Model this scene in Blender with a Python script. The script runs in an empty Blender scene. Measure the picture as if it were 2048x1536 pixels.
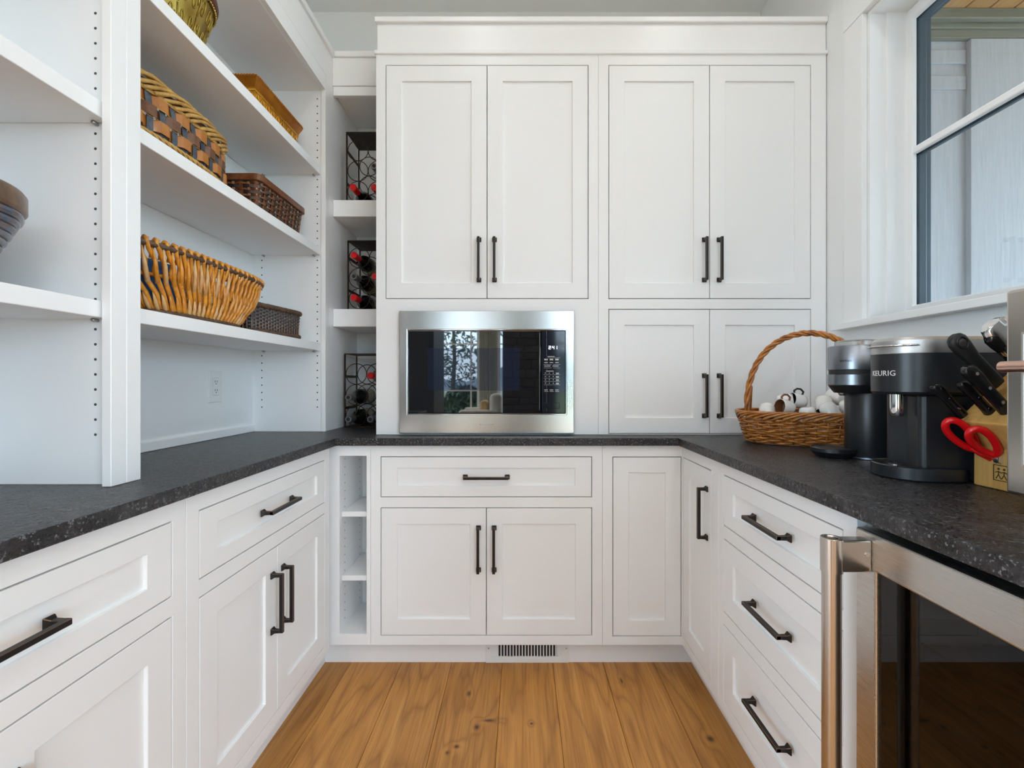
import bpy, bmesh, math, random
from mathutils import Vector, Matrix
random.seed(7)
PI = math.pi
S = bpy.context.scene
COL = S.collection

# ------------------------------------------------------------------ camera, world, lights, exposure
FPX, CX, CY, H = 931.0, 1042.0, 762.0, 1.134
cam_d = bpy.data.cameras.new('camera'); cam = bpy.data.objects.new('camera', cam_d); COL.objects.link(cam)
cam.location = (0, 0, H); cam.rotation_euler = (PI/2, 0, 0)
cam_d.sensor_width = 36; cam_d.lens = FPX/2048*36
cam_d.shift_x = -(CX-1024)/2048; cam_d.shift_y = -(768-CY)/2048
cam_d.clip_start = 0.02
S.camera = cam

W = bpy.data.worlds.new('world'); S.world = W; W.use_nodes = True
bg = W.node_tree.nodes['Background']
bg.inputs[0].default_value = (0.635, 0.82, 1.0, 1); bg.inputs[1].default_value = 9.0
S.view_settings.view_transform = 'Standard'; S.view_settings.look = 'None'
S.view_settings.gamma = 1; S.view_settings.use_curve_mapping = False
S.view_settings.exposure = 0.13
S.cycles.use_denoising = True
S.cycles.max_bounces = 10; S.cycles.diffuse_bounces = 6; S.cycles.glossy_bounces = 5
S.cycles.transparent_max_bounces = 12; S.cycles.sample_clamp_indirect = 6
S.cycles.caustics_reflective = False; S.cycles.caustics_refractive = False

sun_d = bpy.data.lights.new('sun', 'SUN'); sun = bpy.data.objects.new('sun', sun_d); COL.objects.link(sun)
sun_d.energy = 6.0; sun_d.angle = 0.01; sun_d.color = (1, 0.97, 0.92)
sun.rotation_euler = (math.radians(38), math.radians(-14), 0)

def area(name, loc, rot, sx, sy, power, color=(1, 1, 1), portal=False, shape='RECTANGLE', spread=PI):
    d = bpy.data.lights.new(name, 'AREA'); o = bpy.data.objects.new(name, d); COL.objects.link(o)
    d.shape = shape; d.size = sx
    if shape == 'RECTANGLE': d.size_y = sy
    d.energy = power; d.color = color; d.spread = spread
    o.location = loc; o.rotation_euler = rot
    d.cycles.is_portal = portal
    return o
# light portals only steer the sampling of daylight through the windows and the added side openings (they give no light of their own)
area('window_portal', (1.47, 1.16, 1.9), (0, PI/2, 0), 1.1, 1.05, 1, portal=True)
area('left_portal', (-4.7, -2.5, 1.45), (0, -PI/2, 0), 2.6, 4.4, 1, portal=True)
area('right_portal', (3.5, -3.35, 1.45), (0, PI/2, 0), 2.6, 2.7, 1, portal=True)
area('living_portal', (-0.6, -5.25, 1.45), (PI/2, 0, 0), 7.4, 2.6, 1, portal=True)

# ------------------------------------------------------------------ materials
def mat(name, col=(0.8, 0.8, 0.8), rough=0.5, metal=0.0, spec=0.5, coat=0.0, emit=None, estr=0):
    m = bpy.data.materials.new(name); m.use_nodes = True
    b = m.node_tree.nodes['Principled BSDF']
    b.inputs['Base Color'].default_value = (*col, 1); b.inputs['Roughness'].default_value = rough
    b.inputs['Metallic'].default_value = metal; b.inputs['Specular IOR Level'].default_value = spec
    b.inputs['Coat Weight'].default_value = coat; b.inputs['Coat Roughness'].default_value = 0.08
    if emit: b.inputs['Emission Color'].default_value = (*emit, 1); b.inputs['Emission Strength'].default_value = estr
    return m
class NT:
    def __init__(s, m): s.t = m.node_tree; s.b = s.t.nodes['Principled BSDF']
    def n(s, typ, **k):
        nd = s.t.nodes.new(typ)
        for a, v in k.items():
            if isinstance(v, (int, float, str, bool)): setattr(nd, a, v)
        return nd
    def l(s, a, b): s.t.links.new(a, b)
    def coords(s, scale=(1, 1, 1), kind='Object', rnd=False):
        tc = s.n('ShaderNodeTexCoord'); mp = s.n('ShaderNodeMapping')
        mp.inputs['Scale'].default_value = scale; src = tc.outputs[kind]
        if rnd:
            oi = s.n('ShaderNodeObjectInfo'); va = s.n('ShaderNodeVectorMath', operation='MULTIPLY_ADD')
            cb = s.n('ShaderNodeCombineXYZ')
            for i in range(3): s.l(oi.outputs['Random'], cb.inputs[i])
            s.l(cb.outputs[0], va.inputs[0]); va.inputs[1].default_value = (13.7, 31.3, 7.1); s.l(src, va.inputs[2]); src = va.outputs[0]
        s.l(src, mp.inputs[0]); return mp.outputs[0]
    def noise(s, vec, scale=5, detail=4, rough=0.5, dist=0):
        n = s.n('ShaderNodeTexNoise'); n.inputs['Scale'].default_value = scale; n.inputs['Detail'].default_value = detail
        n.inputs['Roughness'].default_value = rough; n.inputs['Distortion'].default_value = dist; s.l(vec, n.inputs['Vector']); return n.outputs['Fac']
    def ramp(s, fac, stops):
        r = s.n('ShaderNodeValToRGB'); e = r.color_ramp.elements
        while len(e) < len(stops): e.new(0.5)
        for i, (p, c) in enumerate(stops): e[i].position = p; e[i].color = (*c, 1) if len(c) == 3 else c
        s.l(fac, r.inputs[0]); return r.outputs['Color']
    def bump(s, h, strength=0.2, dist=0.002):
        b = s.n('ShaderNodeBump'); b.inputs['Strength'].default_value = strength; b.inputs['Distance'].default_value = dist
        s.l(h, b.inputs['Height']); s.l(b.outputs[0], s.b.inputs['Normal'])
    def mix(s, f, a, b, blend='MIX'):
        m = s.n('ShaderNodeMix', data_type='RGBA', blend_type=blend)
        if isinstance(f, (int, float)): m.inputs[0].default_value = f
        else: s.l(f, m.inputs[0])
        for v, i in ((a, 6), (b, 7)):
            if isinstance(v, tuple): m.inputs[i].default_value = (*v, 1)
            else: s.l(v, m.inputs[i])
        return m.outputs[2]
    def math(s, op, a, b=None):
        m = s.n('ShaderNodeMath', operation=op)
        for v, i in ((a, 0), (b, 1)):
            if v is None: continue
            if isinstance(v, (int, float)): m.inputs[i].default_value = v
            else: s.l(v, m.inputs[i])
        return m.outputs[0]
    def color(s, c): s.l(c, s.b.inputs['Base Color'])
    def rough(s, c): s.l(c, s.b.inputs['Roughness'])

def noisy(name, c0, c1, rough=0.5, scale=20, stretch=(1, 1, 1), metal=0.0, bump=0.0, bd=0.001, spec=0.5, coat=0, detail=4, rnd=True, lo=0.3, hi=0.7):
    m = mat(name, c0, rough, metal, spec, coat); t = NT(m); v = t.coords(stretch, rnd=rnd); f = t.noise(v, scale, detail)
    t.color(t.ramp(f, [(lo, c0), (hi, c1)]))
    if bump: t.bump(f, bump, bd)
    return m

M = {}
M['paint'] = noisy('cabinet_white_paint', (0.885, 0.890, 0.890), (0.895, 0.900, 0.900), 0.36, 3, bump=0.02, rnd=False)
M['wall'] = noisy('wall_white_paint', (0.87, 0.875, 0.87), (0.88, 0.885, 0.88), 0.6, 90, bump=0.05, bd=0.0006, rnd=False)
M['ceil'] = noisy('ceiling_paint', (0.85, 0.85, 0.84), (0.87, 0.87, 0.86), 0.7, 120, bump=0.05, bd=0.0006, rnd=False)
M['bronze'] = mat('dark_bronze', (0.028, 0.027, 0.028), 0.38, 0.75)
M['bronze_edge'] = mat('worn_copper_edge', (0.16, 0.10, 0.07), 0.35, 0.9)
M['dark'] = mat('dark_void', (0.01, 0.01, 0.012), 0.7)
M['hole'] = mat('pin_hole_painted_shade', (0.06, 0.06, 0.06), 0.6)  # dark colour stands in for the shade inside the shelf-pin holes
M['nickel'] = mat('nickel', (0.45, 0.45, 0.46), 0.3, 1)
def steel(name, col, axis, rough=0.26, amp=0.06):
    m = mat(name, col, rough, 1.0); t = NT(m)
    sc = [900, 900, 900]; sc[axis] = 6
    f = t.noise(t.coords(tuple(sc)), 1.0, 3)
    t.rough(t.math('ADD', t.math('MULTIPLY', f, amp), rough-amp*0.5))
    return m
M['steel_x'] = steel('brushed_stainless_horizontal', (0.62, 0.60, 0.57), 0, 0.20)
M['steel_y'] = steel('brushed_stainless_along_wall', (0.60, 0.58, 0.55), 1, 0.28)
M['steel_z'] = steel('brushed_stainless_vertical', (0.58, 0.54, 0.49), 2, 0.25)
M['steel_dark'] = mat('smoked_brushed_metal', (0.26, 0.285, 0.32), 0.30, 1.0)
M['satin'] = mat('satin_silver_lid', (0.55, 0.545, 0.54), 0.40, 1.0)
M['chrome'] = mat('chrome', (0.75, 0.75, 0.76), 0.08, 1)
M['copper'] = mat('rose_copper', (0.72, 0.47, 0.38), 0.28, 1)
M['blackp'] = noisy('satin_black_plastic', (0.012, 0.014, 0.017), (0.016, 0.018, 0.021), 0.33, 200, bump=0.05, bd=0.0003)
M['blackm'] = mat('matte_black_plastic', (0.010, 0.010, 0.011), 0.5)
M['blackg'] = mat('gloss_black_plastic', (0.008, 0.008, 0.009), 0.12)
M['mirror_glass'] = mat('black_mirrored_oven_glass', (0.006, 0.007, 0.010), 0.02, 0, 0.5); M['mirror_glass'].node_tree.nodes['Principled BSDF'].inputs['IOR'].default_value = 2.15
M['panel_glass'] = mat('black_control_glass', (0.012, 0.015, 0.024), 0.06, 0, 0.6)
M['ink_white'] = mat('white_print', (0.75, 0.75, 0.75), 0.5)
M['digits'] = mat('lit_display_digits', (0.9, 0.9, 0.95), 0.5, emit=(0.85, 0.9, 1.0), estr=1.2)
M['ink_dark'] = mat('dark_print', (0.05, 0.035, 0.02), 0.6)
M['white_ceramic'] = mat('white_glazed_ceramic', (0.83, 0.82, 0.80), 0.15, 0, 0.5, 0.3)
M['brown_ceramic'] = mat('brown_glazed_ceramic', (0.20, 0.08, 0.03), 0.2, 0, 0.5, 0.3)
M['red_plastic'] = mat('glossy_red_plastic', (0.72, 0.005, 0.008), 0.25, 0, 0.5, 0.3)
M['red_foil'] = mat('red_foil_capsule', (0.65, 0.008, 0.012), 0.3, 0.2)
M['grey_foil'] = mat('grey_foil_capsule', (0.20, 0.20, 0.20), 0.3, 0.6)
M['bottle'] = mat('dark_green_bottle_glass', (0.008, 0.010, 0.008), 0.08, 0, 0.6)
M['blab'] = mat('cream_wine_label', (0.55, 0.50, 0.40), 0.7)
M['iron'] = noisy('dark_bronzed_iron', (0.020, 0.013, 0.008), (0.05, 0.030, 0.016), 0.45, 15, metal=0.4)
M['outlet'] = mat('white_outlet_plastic', (0.84, 0.84, 0.83), 0.3)
M['blue'] = noisy('blue_cloth', (0.01, 0.07, 0.20), (0.02, 0.10, 0.27), 0.8, 300)
M['clear'] = mat('clear_plastic_lid', (0.75, 0.74, 0.72), 0.15)
M['clear'].node_tree.nodes['Principled BSDF'].inputs['Transmission Weight'].default_value = 0.75

def wickermat(name, c0, c1, rough=0.42, coat=0.15, scale=40):
    m = mat(name, c0, rough, 0, 0.5, coat); t = NT(m)
    f = t.noise(t.coords((1, 1, 1), rnd=True), scale, 5, 0.65); t.color(t.ramp(f, [(0.28, c0), (0.72, c1)])); t.bump(f, 0.25, 0.001)
    return m
M['willow'] = wickermat('golden_peeled_willow', (0.46, 0.150, 0.010), (0.82, 0.36, 0.035), 0.34, 0.3)
M['willow_tip'] = wickermat('cut_willow_tip', (0.55, 0.28, 0.08), (0.78, 0.52, 0.25))
M['cane'] = wickermat('yellow_cane', (0.42, 0.21, 0.035), (0.72, 0.45, 0.13))
M['honey'] = wickermat('honey_wicker', (0.17, 0.045, 0.006), (0.66, 0.25, 0.04), 0.34, 0.3, 30)
M['orange_splint'] = wickermat('orange_splint', (0.38, 0.125, 0.018), (0.55, 0.21, 0.035), 0.4, 0.2, 25)
M['brown_splint'] = wickermat('brown_splint', (0.12, 0.045, 0.018), (0.22, 0.09, 0.04), 0.42, 0.2, 60)
M['slate_splint'] = wickermat('slate_blue_splint', (0.035, 0.045, 0.065), (0.10, 0.12, 0.155), 0.4, 0.2, 60)
M['dark_wicker'] = wickermat('charcoal_wicker', (0.018, 0.016, 0.018), (0.055, 0.046, 0.046), 0.45, 0.1, 80)
M['dark_twig'] = wickermat('dark_brown_twig', (0.035, 0.016, 0.008), (0.16, 0.085, 0.045), 0.5, 0.05, 60)
M['espresso'] = wickermat('espresso_splint', (0.020, 0.011, 0.008), (0.06, 0.03, 0.018), 0.38, 0.2, 60)
M['chestnut'] = wickermat('chestnut_splint', (0.10, 0.030, 0.010), (0.24, 0.085, 0.03), 0.4, 0.2, 40)
M['pale_splint'] = wickermat('pale_worn_splint', (0.30, 0.13, 0.06), (0.52, 0.30, 0.19), 0.4, 0.2, 60)
M['bluecoil'] = wickermat('blue_brown_glazed_coil', (0.006, 0.065, 0.15), (0.15, 0.075, 0.03), 0.25, 0.5, 22)
M['browncoil'] = wickermat('brown_lacquered_rim', (0.06, 0.03, 0.015), (0.19, 0.10, 0.045), 0.35, 0.3, 30)
M['gold'] = noisy('antique_gold_metal', (0.26, 0.165, 0.025), (0.42, 0.30, 0.07), 0.36, 25, metal=0.85, bump=0.1)
M['amber'] = noisy('amber_gilded_metal', (0.50, 0.19, 0.012), (0.78, 0.38, 0.03), 0.32, 18, metal=0.45, bump=0.1)
M['amber_dk'] = noisy('amber_brown_rim', (0.34, 0.10, 0.006), (0.52, 0.19, 0.014), 0.32, 18, metal=0.4)
M['oxred'] = mat('oxblood_trim', (0.11, 0.025, 0.012), 0.4, 0.3)

def granite():
    m = mat('leathered_dark_granite', (0.02, 0.02, 0.022), 0.36, 0, 0.36); t = NT(m)
    v = t.coords(); a = t.noise(v, 26, 6, 0.7); b = t.noise(v, 150, 3, 0.6)
    vo = t.n('ShaderNodeTexVoronoi'); vo.inputs['Scale'].default_value = 190; t.l(v, vo.inputs['Vector'])
    base = t.ramp(a, [(0.3, (0.008, 0.008, 0.010)), (0.5, (0.022, 0.021, 0.023)), (0.72, (0.062, 0.058, 0.060))])
    sp = t.math('MULTIPLY', t.math('GREATER_THAN', b, 0.57), t.math('LESS_THAN', vo.outputs['Distance'], 0.5))
    c = t.mix(sp, base, (0.17, 0.17, 0.18)); t.color(c)
    t.rough(t.ramp(b, [(0.3, (0.22,)*3), (0.7, (0.40,)*3)])); t.bump(t.noise(v, 75, 6, 0.65), 0.75, 0.006)
    return m
M['granite'] = granite()

def oak():
    m = mat('oiled_oak_floor', (0.4, 0.2, 0.07), 0.42, 0, 0.4); t = NT(m)
    geo = t.n('ShaderNodeNewGeometry'); pos = geo.outputs['Position']
    knots = [(-.189, 1.689, .007, .014), (-.105, 1.555, .022, .006), (-.145, 1.525, .009, .012), (.38, 1.76, .005, .018), (-.2, 1.444, .008, .007),
             (.035, 1.541, .006, .006), (.60, 1.475, .011, .013), (-.225, 1.42, .005, .005)]
    tot = None; swirl = None
    for (x, y, rx, ry) in knots:
        sb = t.n('ShaderNodeVectorMath', operation='SUBTRACT'); t.l(pos, sb.inputs[0]); sb.inputs[1].default_value = (x, y, 0)
        dv = t.n('ShaderNodeVectorMath', operation='MULTIPLY'); t.l(sb.outputs[0], dv.inputs[0]); dv.inputs[1].default_value = (1/rx, 1/ry, 0)
        ln = t.n('ShaderNodeVectorMath', operation='LENGTH'); t.l(dv.outputs[0], ln.inputs[0])
        g = t.math('POWER', 2.718, t.math('MULTIPLY', t.math('MULTIPLY', ln.outputs['Value'], ln.outputs['Value']), -0.9))
        g2 = t.math('POWER', 2.718, t.math('MULTIPLY', ln.outputs['Value'], -0.55))
        tot = g if tot is None else t.math('ADD', tot, g)
        swirl = g2 if swirl is None else t.math('ADD', swirl, g2)
    oi = t.n('ShaderNodeObjectInfo'); cb = t.n('ShaderNodeCombineXYZ')
    t.l(oi.outputs['Random'], cb.inputs[0]); t.l(oi.outputs['Random'], cb.inputs[1])
    va = t.n('ShaderNodeVectorMath', operation='MULTIPLY_ADD'); t.l(cb.outputs[0], va.inputs[0]); va.inputs[1].default_value = (37, 19, 0); t.l(pos, va.inputs[2])
    def mp(sx, sy):
        q = t.n('ShaderNodeMapping'); q.inputs['Scale'].default_value = (sx, sy, 1); t.l(va.outputs[0], q.inputs[0]); return q.outputs[0]
    cath = t.noise(mp(6, 0.8), 1.0, 2, 0.5, 0.4)
    rings = t.math('FRACT', t.math('ADD', t.math('MULTIPLY', cath, 9.0), t.math('MULTIPLY', swirl, 1.6)))
    rings = t.math('ABSOLUTE', t.math('SUBTRACT', t.math('MULTIPLY', rings, 2), 1))
    fine = t.noise(mp(160, 4), 1.0, 4, 0.65); mid = t.noise(mp(28, 1.1), 1.0, 4, 0.6)
    c = t.ramp(mid, [(0.25, (0.42, 0.185, 0.042)), (0.5, (0.57, 0.262, 0.062)), (0.8, (0.68, 0.345, 0.100))])
    c = t.mix(t.math('MULTIPLY', t.math('POWER', rings, 3.0), 0.55), c, (0.25, 0.10, 0.025))
    c = t.mix(t.math('MULTIPLY', t.math('MAXIMUM', t.math('SUBTRACT', fine, 0.44), 0.0), 1.9), c, (0.22, 0.085, 0.02))
    hv = t.n('ShaderNodeHueSaturation'); t.l(c, hv.inputs['Color'])
    t.l(t.math('ADD', t.math('MULTIPLY', oi.outputs['Random'], 0.28), 0.86), hv.inputs['Value'])
    c = t.mix(t.math('MINIMUM', t.math('MULTIPLY', tot, 0.9), 0.88), hv.outputs[0], (0.045, 0.022, 0.018)); t.color(c)
    t.rough(t.ramp(fine, [(0.3, (0.36,)*3), (0.7, (0.52,)*3)])); t.bump(fine, 0.12, 0.0008)
    return m
M['oak'] = oak()
def planks_wood(name, c0, c1, axis=0, rough=0.45):
    m = mat(name, c0, rough); t = NT(m); sc = [60, 60, 60]; sc[axis] = 4
    f = t.noise(t.coords(tuple(sc), rnd=True), 1.0, 5, 0.6, 0.3); t.color(t.ramp(f, [(0.3, c0), (0.7, c1)])); t.bump(f, 0.08, 0.0006); return m
M['block'] = planks_wood('knife_block_wood', (0.50, 0.26, 0.065), (0.70, 0.42, 0.13), 2)
M['soffit'] = planks_wood('stained_pine_soffit', (0.42, 0.19, 0.055), (0.55, 0.29, 0.10), 1)
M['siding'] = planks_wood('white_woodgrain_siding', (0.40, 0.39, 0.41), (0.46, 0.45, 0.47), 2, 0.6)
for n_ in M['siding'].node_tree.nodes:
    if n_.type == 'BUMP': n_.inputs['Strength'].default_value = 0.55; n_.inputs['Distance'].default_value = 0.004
M['beam'] = planks_wood('olive_grey_beam', (0.13, 0.125, 0.085), (0.19, 0.18, 0.125), 0, 0.6)
M['clad'] = mat('dark_blue_grey_cladding', (0.012, 0.055, 0.095), 0.45)
M['lawn'] = noisy('lawn', (0.06, 0.10, 0.03), (0.14, 0.19, 0.06), 0.9, 6)
M['leaf'] = noisy('leaf_green', (0.02, 0.05, 0.025), (0.06, 0.11, 0.05), 0.7, 10)
M['bark'] = noisy('bark', (0.03, 0.022, 0.015), (0.07, 0.05, 0.035), 0.9, 30)
M['stone'] = noisy('dark_stacked_stone', (0.010, 0.009, 0.008), (0.05, 0.043, 0.034), 0.7, 7, bump=0.5, bd=0.02)
M['dkwood'] = mat('black_stained_wood', (0.012, 0.011, 0.012), 0.4)
M['fabric'] = noisy('cream_striped_fabric', (0.62, 0.58, 0.48), (0.78, 0.75, 0.66), 0.9, 12)
M['tanfab'] = noisy('tan_cushion', (0.55, 0.35, 0.15), (0.62, 0.42, 0.2), 0.9, 20)
M['curtain'] = mat('pale_olive_drape', (0.50, 0.50, 0.40), 0.9)
M['lens'] = mat('lit_downlight_lens', (1, 1, 1), 0.5, emit=(1, 0.96, 0.90), estr=9)
def glassmat(name, tint):
    m = bpy.data.materials.new(name); m.use_nodes = True; nt = m.node_tree; nt.nodes.clear()
    o = nt.nodes.new('ShaderNodeOutputMaterial'); mx = nt.nodes.new('ShaderNodeMixShader'); tr = nt.nodes.new('ShaderNodeBsdfTransparent')
    gl = nt.nodes.new('ShaderNodeBsdfGlossy'); lw = nt.nodes.new('ShaderNodeLayerWeight'); pw_ = nt.nodes.new('ShaderNodeMath'); pw_.operation = 'POWER'; pw_.inputs[1].default_value = 5
    lw.inputs['Blend'].default_value = 0.5; nt.links.new(lw.outputs['Facing'], pw_.inputs[0]); fr = nt.nodes.new('ShaderNodeMath'); fr.operation = 'MULTIPLY_ADD'; fr.inputs[1].default_value = 0.93; fr.inputs[2].default_value = 0.04; nt.links.new(pw_.outputs[0], fr.inputs[0])
    tr.inputs[0].default_value = (*tint, 1); gl.inputs['Roughness'].default_value = 0.01; gl.inputs[0].default_value = (1, 1, 1, 1)
    nt.links.new(fr.outputs[0], mx.inputs[0]); nt.links.new(tr.outputs[0], mx.inputs[1]); nt.links.new(gl.outputs[0], mx.inputs[2]); nt.links.new(mx.outputs[0], o.inputs[0])
    return m
M['glass'] = glassmat('window_glass', (0.83, 0.86, 0.86))
M['fridge_glass'] = glassmat('smoked_fridge_glass', (0.16, 0.16, 0.17))

# ------------------------------------------------------------------ mesh helpers
def box(bm, x0, x1, y0, y1, z0, z1):
    x0, x1 = sorted((x0, x1)); y0, y1 = sorted((y0, y1)); z0, z1 = sorted((z0, z1))
    v = [bm.verts.new(p) for p in ((x0,y0,z0),(x1,y0,z0),(x1,y1,z0),(x0,y1,z0),(x0,y0,z1),(x1,y0,z1),(x1,y1,z1),(x0,y1,z1))]
    for f in ((0,3,2,1),(4,5,6,7),(0,1,5,4),(1,2,6,5),(2,3,7,6),(3,0,4,7)): bm.faces.new([v[i] for i in f])
    return v
def B(*boxes):
    bm = bmesh.new()
    for b in boxes: box(bm, *b)
    return bm
def loft(bm, rings, cap0=True, cap1=True, closed=True):
    R = [[bm.verts.new(p) for p in r] for r in rings]; n = len(R[0])
    for a, b in zip(R, R[1:]):
        for i in range(n if closed else n-1):
            j = (i+1) % n
            bm.faces.new((a[i], a[j], b[j], b[i]))
    if closed:
        if cap0: bm.faces.new(R[0][::-1])
        if cap1: bm.faces.new(R[-1])
    return R
def lathe(bm, prof, seg=32, c=(0, 0, 0), axis='z', sx=1, sy=1, cap0=True, cap1=True):
    rings = []
    for r, h in prof:
        ring = []
        for i in range(seg):
            a = 2*PI*i/seg; p = (r*math.cos(a)*sx, r*math.sin(a)*sy, h)
            if axis == 'y': p = (p[0], h, p[1])
            if axis == 'x': p = (h, p[0], p[1])
            ring.append((p[0]+c[0], p[1]+c[1], p[2]+c[2]))
        rings.append(ring)
    loft(bm, rings, cap0, cap1)
def tube(bm, pts, r, seg=6, closed=False, rfun=None):
    pts = [Vector(p) for p in pts]; n = len(pts); rings = []
    T = []
    for i in range(n):
        a = pts[(i-1) % n] if (closed or i > 0) else pts[i]; b = pts[(i+1) % n] if (closed or i < n-1) else pts[i]
        d = b-a; T.append(d.normalized() if d.length > 1e-9 else Vector((0, 0, 1)))
    up = Vector((0, 0, 1)) if abs(T[0].z) < 0.9 else Vector((1, 0, 0))
    N = (up - T[0]*up.dot(T[0])).normalized()
    for i in range(n):
        N = N - T[i]*N.dot(T[i])
        if N.length < 1e-6: N = T[i].orthogonal()
        N.normalize(); Bn = T[i].cross(N)
        rr = r if rfun is None else rfun(i/max(1, n-1))
        rings.append([pts[i] + (N*math.cos(2*PI*k/seg) + Bn*math.sin(2*PI*k/seg))*rr for k in range(seg)])
    if closed: rings.append(rings[0][:])
    loft(bm, rings, not closed, not closed)
def prism(bm, outline, z0, z1):
    loft(bm, [[(x, y, z0) for x, y in outline], [(x, y, z1) for x, y in outline]])
def plate(bm, u0, u1, z0, z1, holes, v0, v1, mp):
    us = sorted({u0, u1, *[h[0] for h in holes], *[h[1] for h in holes]}); zs = sorted({z0, z1, *[h[2] for h in holes], *[h[3] for h in holes]})
    fill = lambda i, j: 0 <= i < len(us)-1 and 0 <= j < len(zs)-1 and not any(h[0]-1e-7 <= us[i] and us[i+1] <= h[1]+1e-7 and h[2]-1e-7 <= zs[j] and zs[j+1] <= h[3]+1e-7 for h in holes)
    vd = {}
    def V(i, j, k):
        if (i, j, k) not in vd: vd[(i, j, k)] = bm.verts.new(mp(us[i], (v0, v1)[k], zs[j]))
        return vd[(i, j, k)]
    for i in range(len(us)-1):
        for j in range(len(zs)-1):
            if not fill(i, j): continue
            for k in (0, 1): bm.faces.new([V(i,j,k), V(i+1,j,k), V(i+1,j+1,k), V(i,j+1,k)])
            if not fill(i-1, j): bm.faces.new([V(i,j,0), V(i,j+1,0), V(i,j+1,1), V(i,j,1)])
            if not fill(i+1, j): bm.faces.new([V(i+1,j,0), V(i+1,j+1,0), V(i+1,j+1,1), V(i+1,j,1)])
            if not fill(i, j-1): bm.faces.new([V(i,j,0), V(i+1,j,0), V(i+1,j,1), V(i,j,1)])
            if not fill(i, j+1): bm.faces.new([V(i,j+1,0), V(i+1,j+1,0), V(i+1,j+1,1), V(i,j+1,1)])
    bmesh.ops.recalc_face_normals(bm, faces=bm.faces)
    bmesh.ops.dissolve_limit(bm, angle_limit=0.01, verts=bm.verts, edges=bm.edges)
def obj(name, bm, m, parent=None, bevel=0, smooth=False, seg=2, emat=None, recalc=True, sub=0, kind=None, label=None):
    if recalc: bmesh.ops.recalc_face_normals(bm, faces=bm.faces)
    if parent is not None:
        w = Vector((0, 0, 0)); p = parent
        while p: w += p.location; p = p.parent
        bmesh.ops.translate(bm, verts=bm.verts, vec=-w)
    me = bpy.data.meshes.new(name); bm.to_mesh(me); bm.free()
    return objm(name, me, m, parent, bevel, smooth, seg, emat, sub, kind, label)
def objm(name, me, m, parent=None, bevel=0, smooth=False, seg=2, emat=None, sub=0, kind=None, label=None):
    o = bpy.data.objects.new(name, me); COL.objects.link(o)
    if m is not None and not me.materials:
        me.materials.append(M[m] if isinstance(m, str) else m)
        if emat: me.materials.append(M[emat])
    if smooth:
        for p in me.polygons: p.use_smooth = True
    if parent: o.parent = parent
    if bevel:
        b = o.modifiers.new('bevel', 'BEVEL'); b.width = bevel; b.segments = seg; b.limit_method = 'ANGLE'; b.angle_limit = math.radians(40)
        b.harden_normals = False
        if emat: b.material = 1
    if sub:
        sm = o.modifiers.new('sub', 'SUBSURF'); sm.levels = sub; sm.render_levels = sub
    if kind: o['kind'] = kind
    if label: o['label'] = label
    return o
def autosmooth(o, ang=40):
    me = o.data
    for p in me.polygons: p.use_smooth = True
    bm = bmesh.new(); bm.from_mesh(me)
    for e in bm.edges:
        if len(e.link_faces) == 2 and e.calc_face_angle(0) > math.radians(ang): e.smooth = False
    bm.to_mesh(me); bm.free(); return o
def tag(o, label, cat, group=None):
    o['label'] = label; o['category'] = cat
    if group: o['group'] = group
    return o
def thing(name, label, cat, loc=(0, 0, 0), group=None, rz=0):
    o = bpy.data.objects.new(name, None); COL.objects.link(o); o.location = loc; o.rotation_euler = (0, 0, rz); o.empty_display_size = 0.1
    return tag(o, label, cat, group)
def struct(name, bm, m, bevel=0, label=None, **k):
    o = obj(name, bm, m, None, bevel, **k); o['kind'] = 'structure'
    if label: o['label'] = label
    return o
def dup(root, loc, rz=0, label=None):
    r = root.copy(); COL.objects.link(r); r.location = loc; r.rotation_euler = (0, 0, rz)
    if label: r['label'] = label
    for ch in list(root.children):
        c = ch.copy(); COL.objects.link(c); c.parent = r
        for g in list(ch.children):
            d = g.copy(); COL.objects.link(d); d.parent = c
    return r

# ------------------------------------------------------------------ room constants (metres)
DB, UB, WB = 1.82, 1.90, 2.43          # back: base face, upper face, wall
LX, HX, LW = -0.735, -0.85, -1.18      # left: base face, hutch face, wall
RX, RW = 0.631, 1.25                   # right: base face, wall
C0, C1 = 0.884, 0.914                  # counter underside / top
CEIL = 3.06
runs = {'back': (lambda u, v, z: (u, DB-v, z), 0.0), 'upper': (lambda u, v, z: (u, UB-v, z), 0.0),
        'left': (lambda u, v, z: (LX+v, u, z), PI/2), 'right': (lambda u, v, z: (RX-v, u, z), -PI/2)}

# ------------------------------------------------------------------ structure
fl = struct('floor', B((-4.6, 3.4, -5.2, 0.24, -0.06, -0.012), (LW-0.05, RW+0.05, 0.2401, 2.43, -0.06, -0.012)), 'oak', label='wide oak plank floor')
pw = 0.203; k0 = -0.076
pbm = B((-pw/2+0.0006, pw/2-0.0006, -5.2, 1.9, -0.012, 0.0)); bmesh.ops.translate(pbm, verts=pbm.verts, vec=(0, 0, 0))
pm = bpy.data.meshes.new('plank'); bmesh.ops.recalc_face_normals(pbm, faces=pbm.faces); pbm.to_mesh(pm); pbm.free()
pbm = B((-pw/2+0.0006, pw/2-0.0006, -5.2, 0.12, -0.012, 0.0)); bmesh.ops.recalc_face_normals(pbm, faces=pbm.faces); ps = bpy.data.meshes.new('plank_short'); pbm.to_mesh(ps); pbm.free()
for k in range(-20, 16):
    o = objm('plank', pm if -6 <= k <= 5 else ps, 'oak', fl, bevel=0.0012, seg=1); o.location = (k0+pw/2+pw*k, 0, 0)
struct('ceiling', B((-4.6, 3.4, -5.3, 0.24, CEIL, CEIL+0.1), (LW-0.15, RW+0.2, 0.2401, 2.5, CEIL, CEIL+0.1)), 'ceil')
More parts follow.
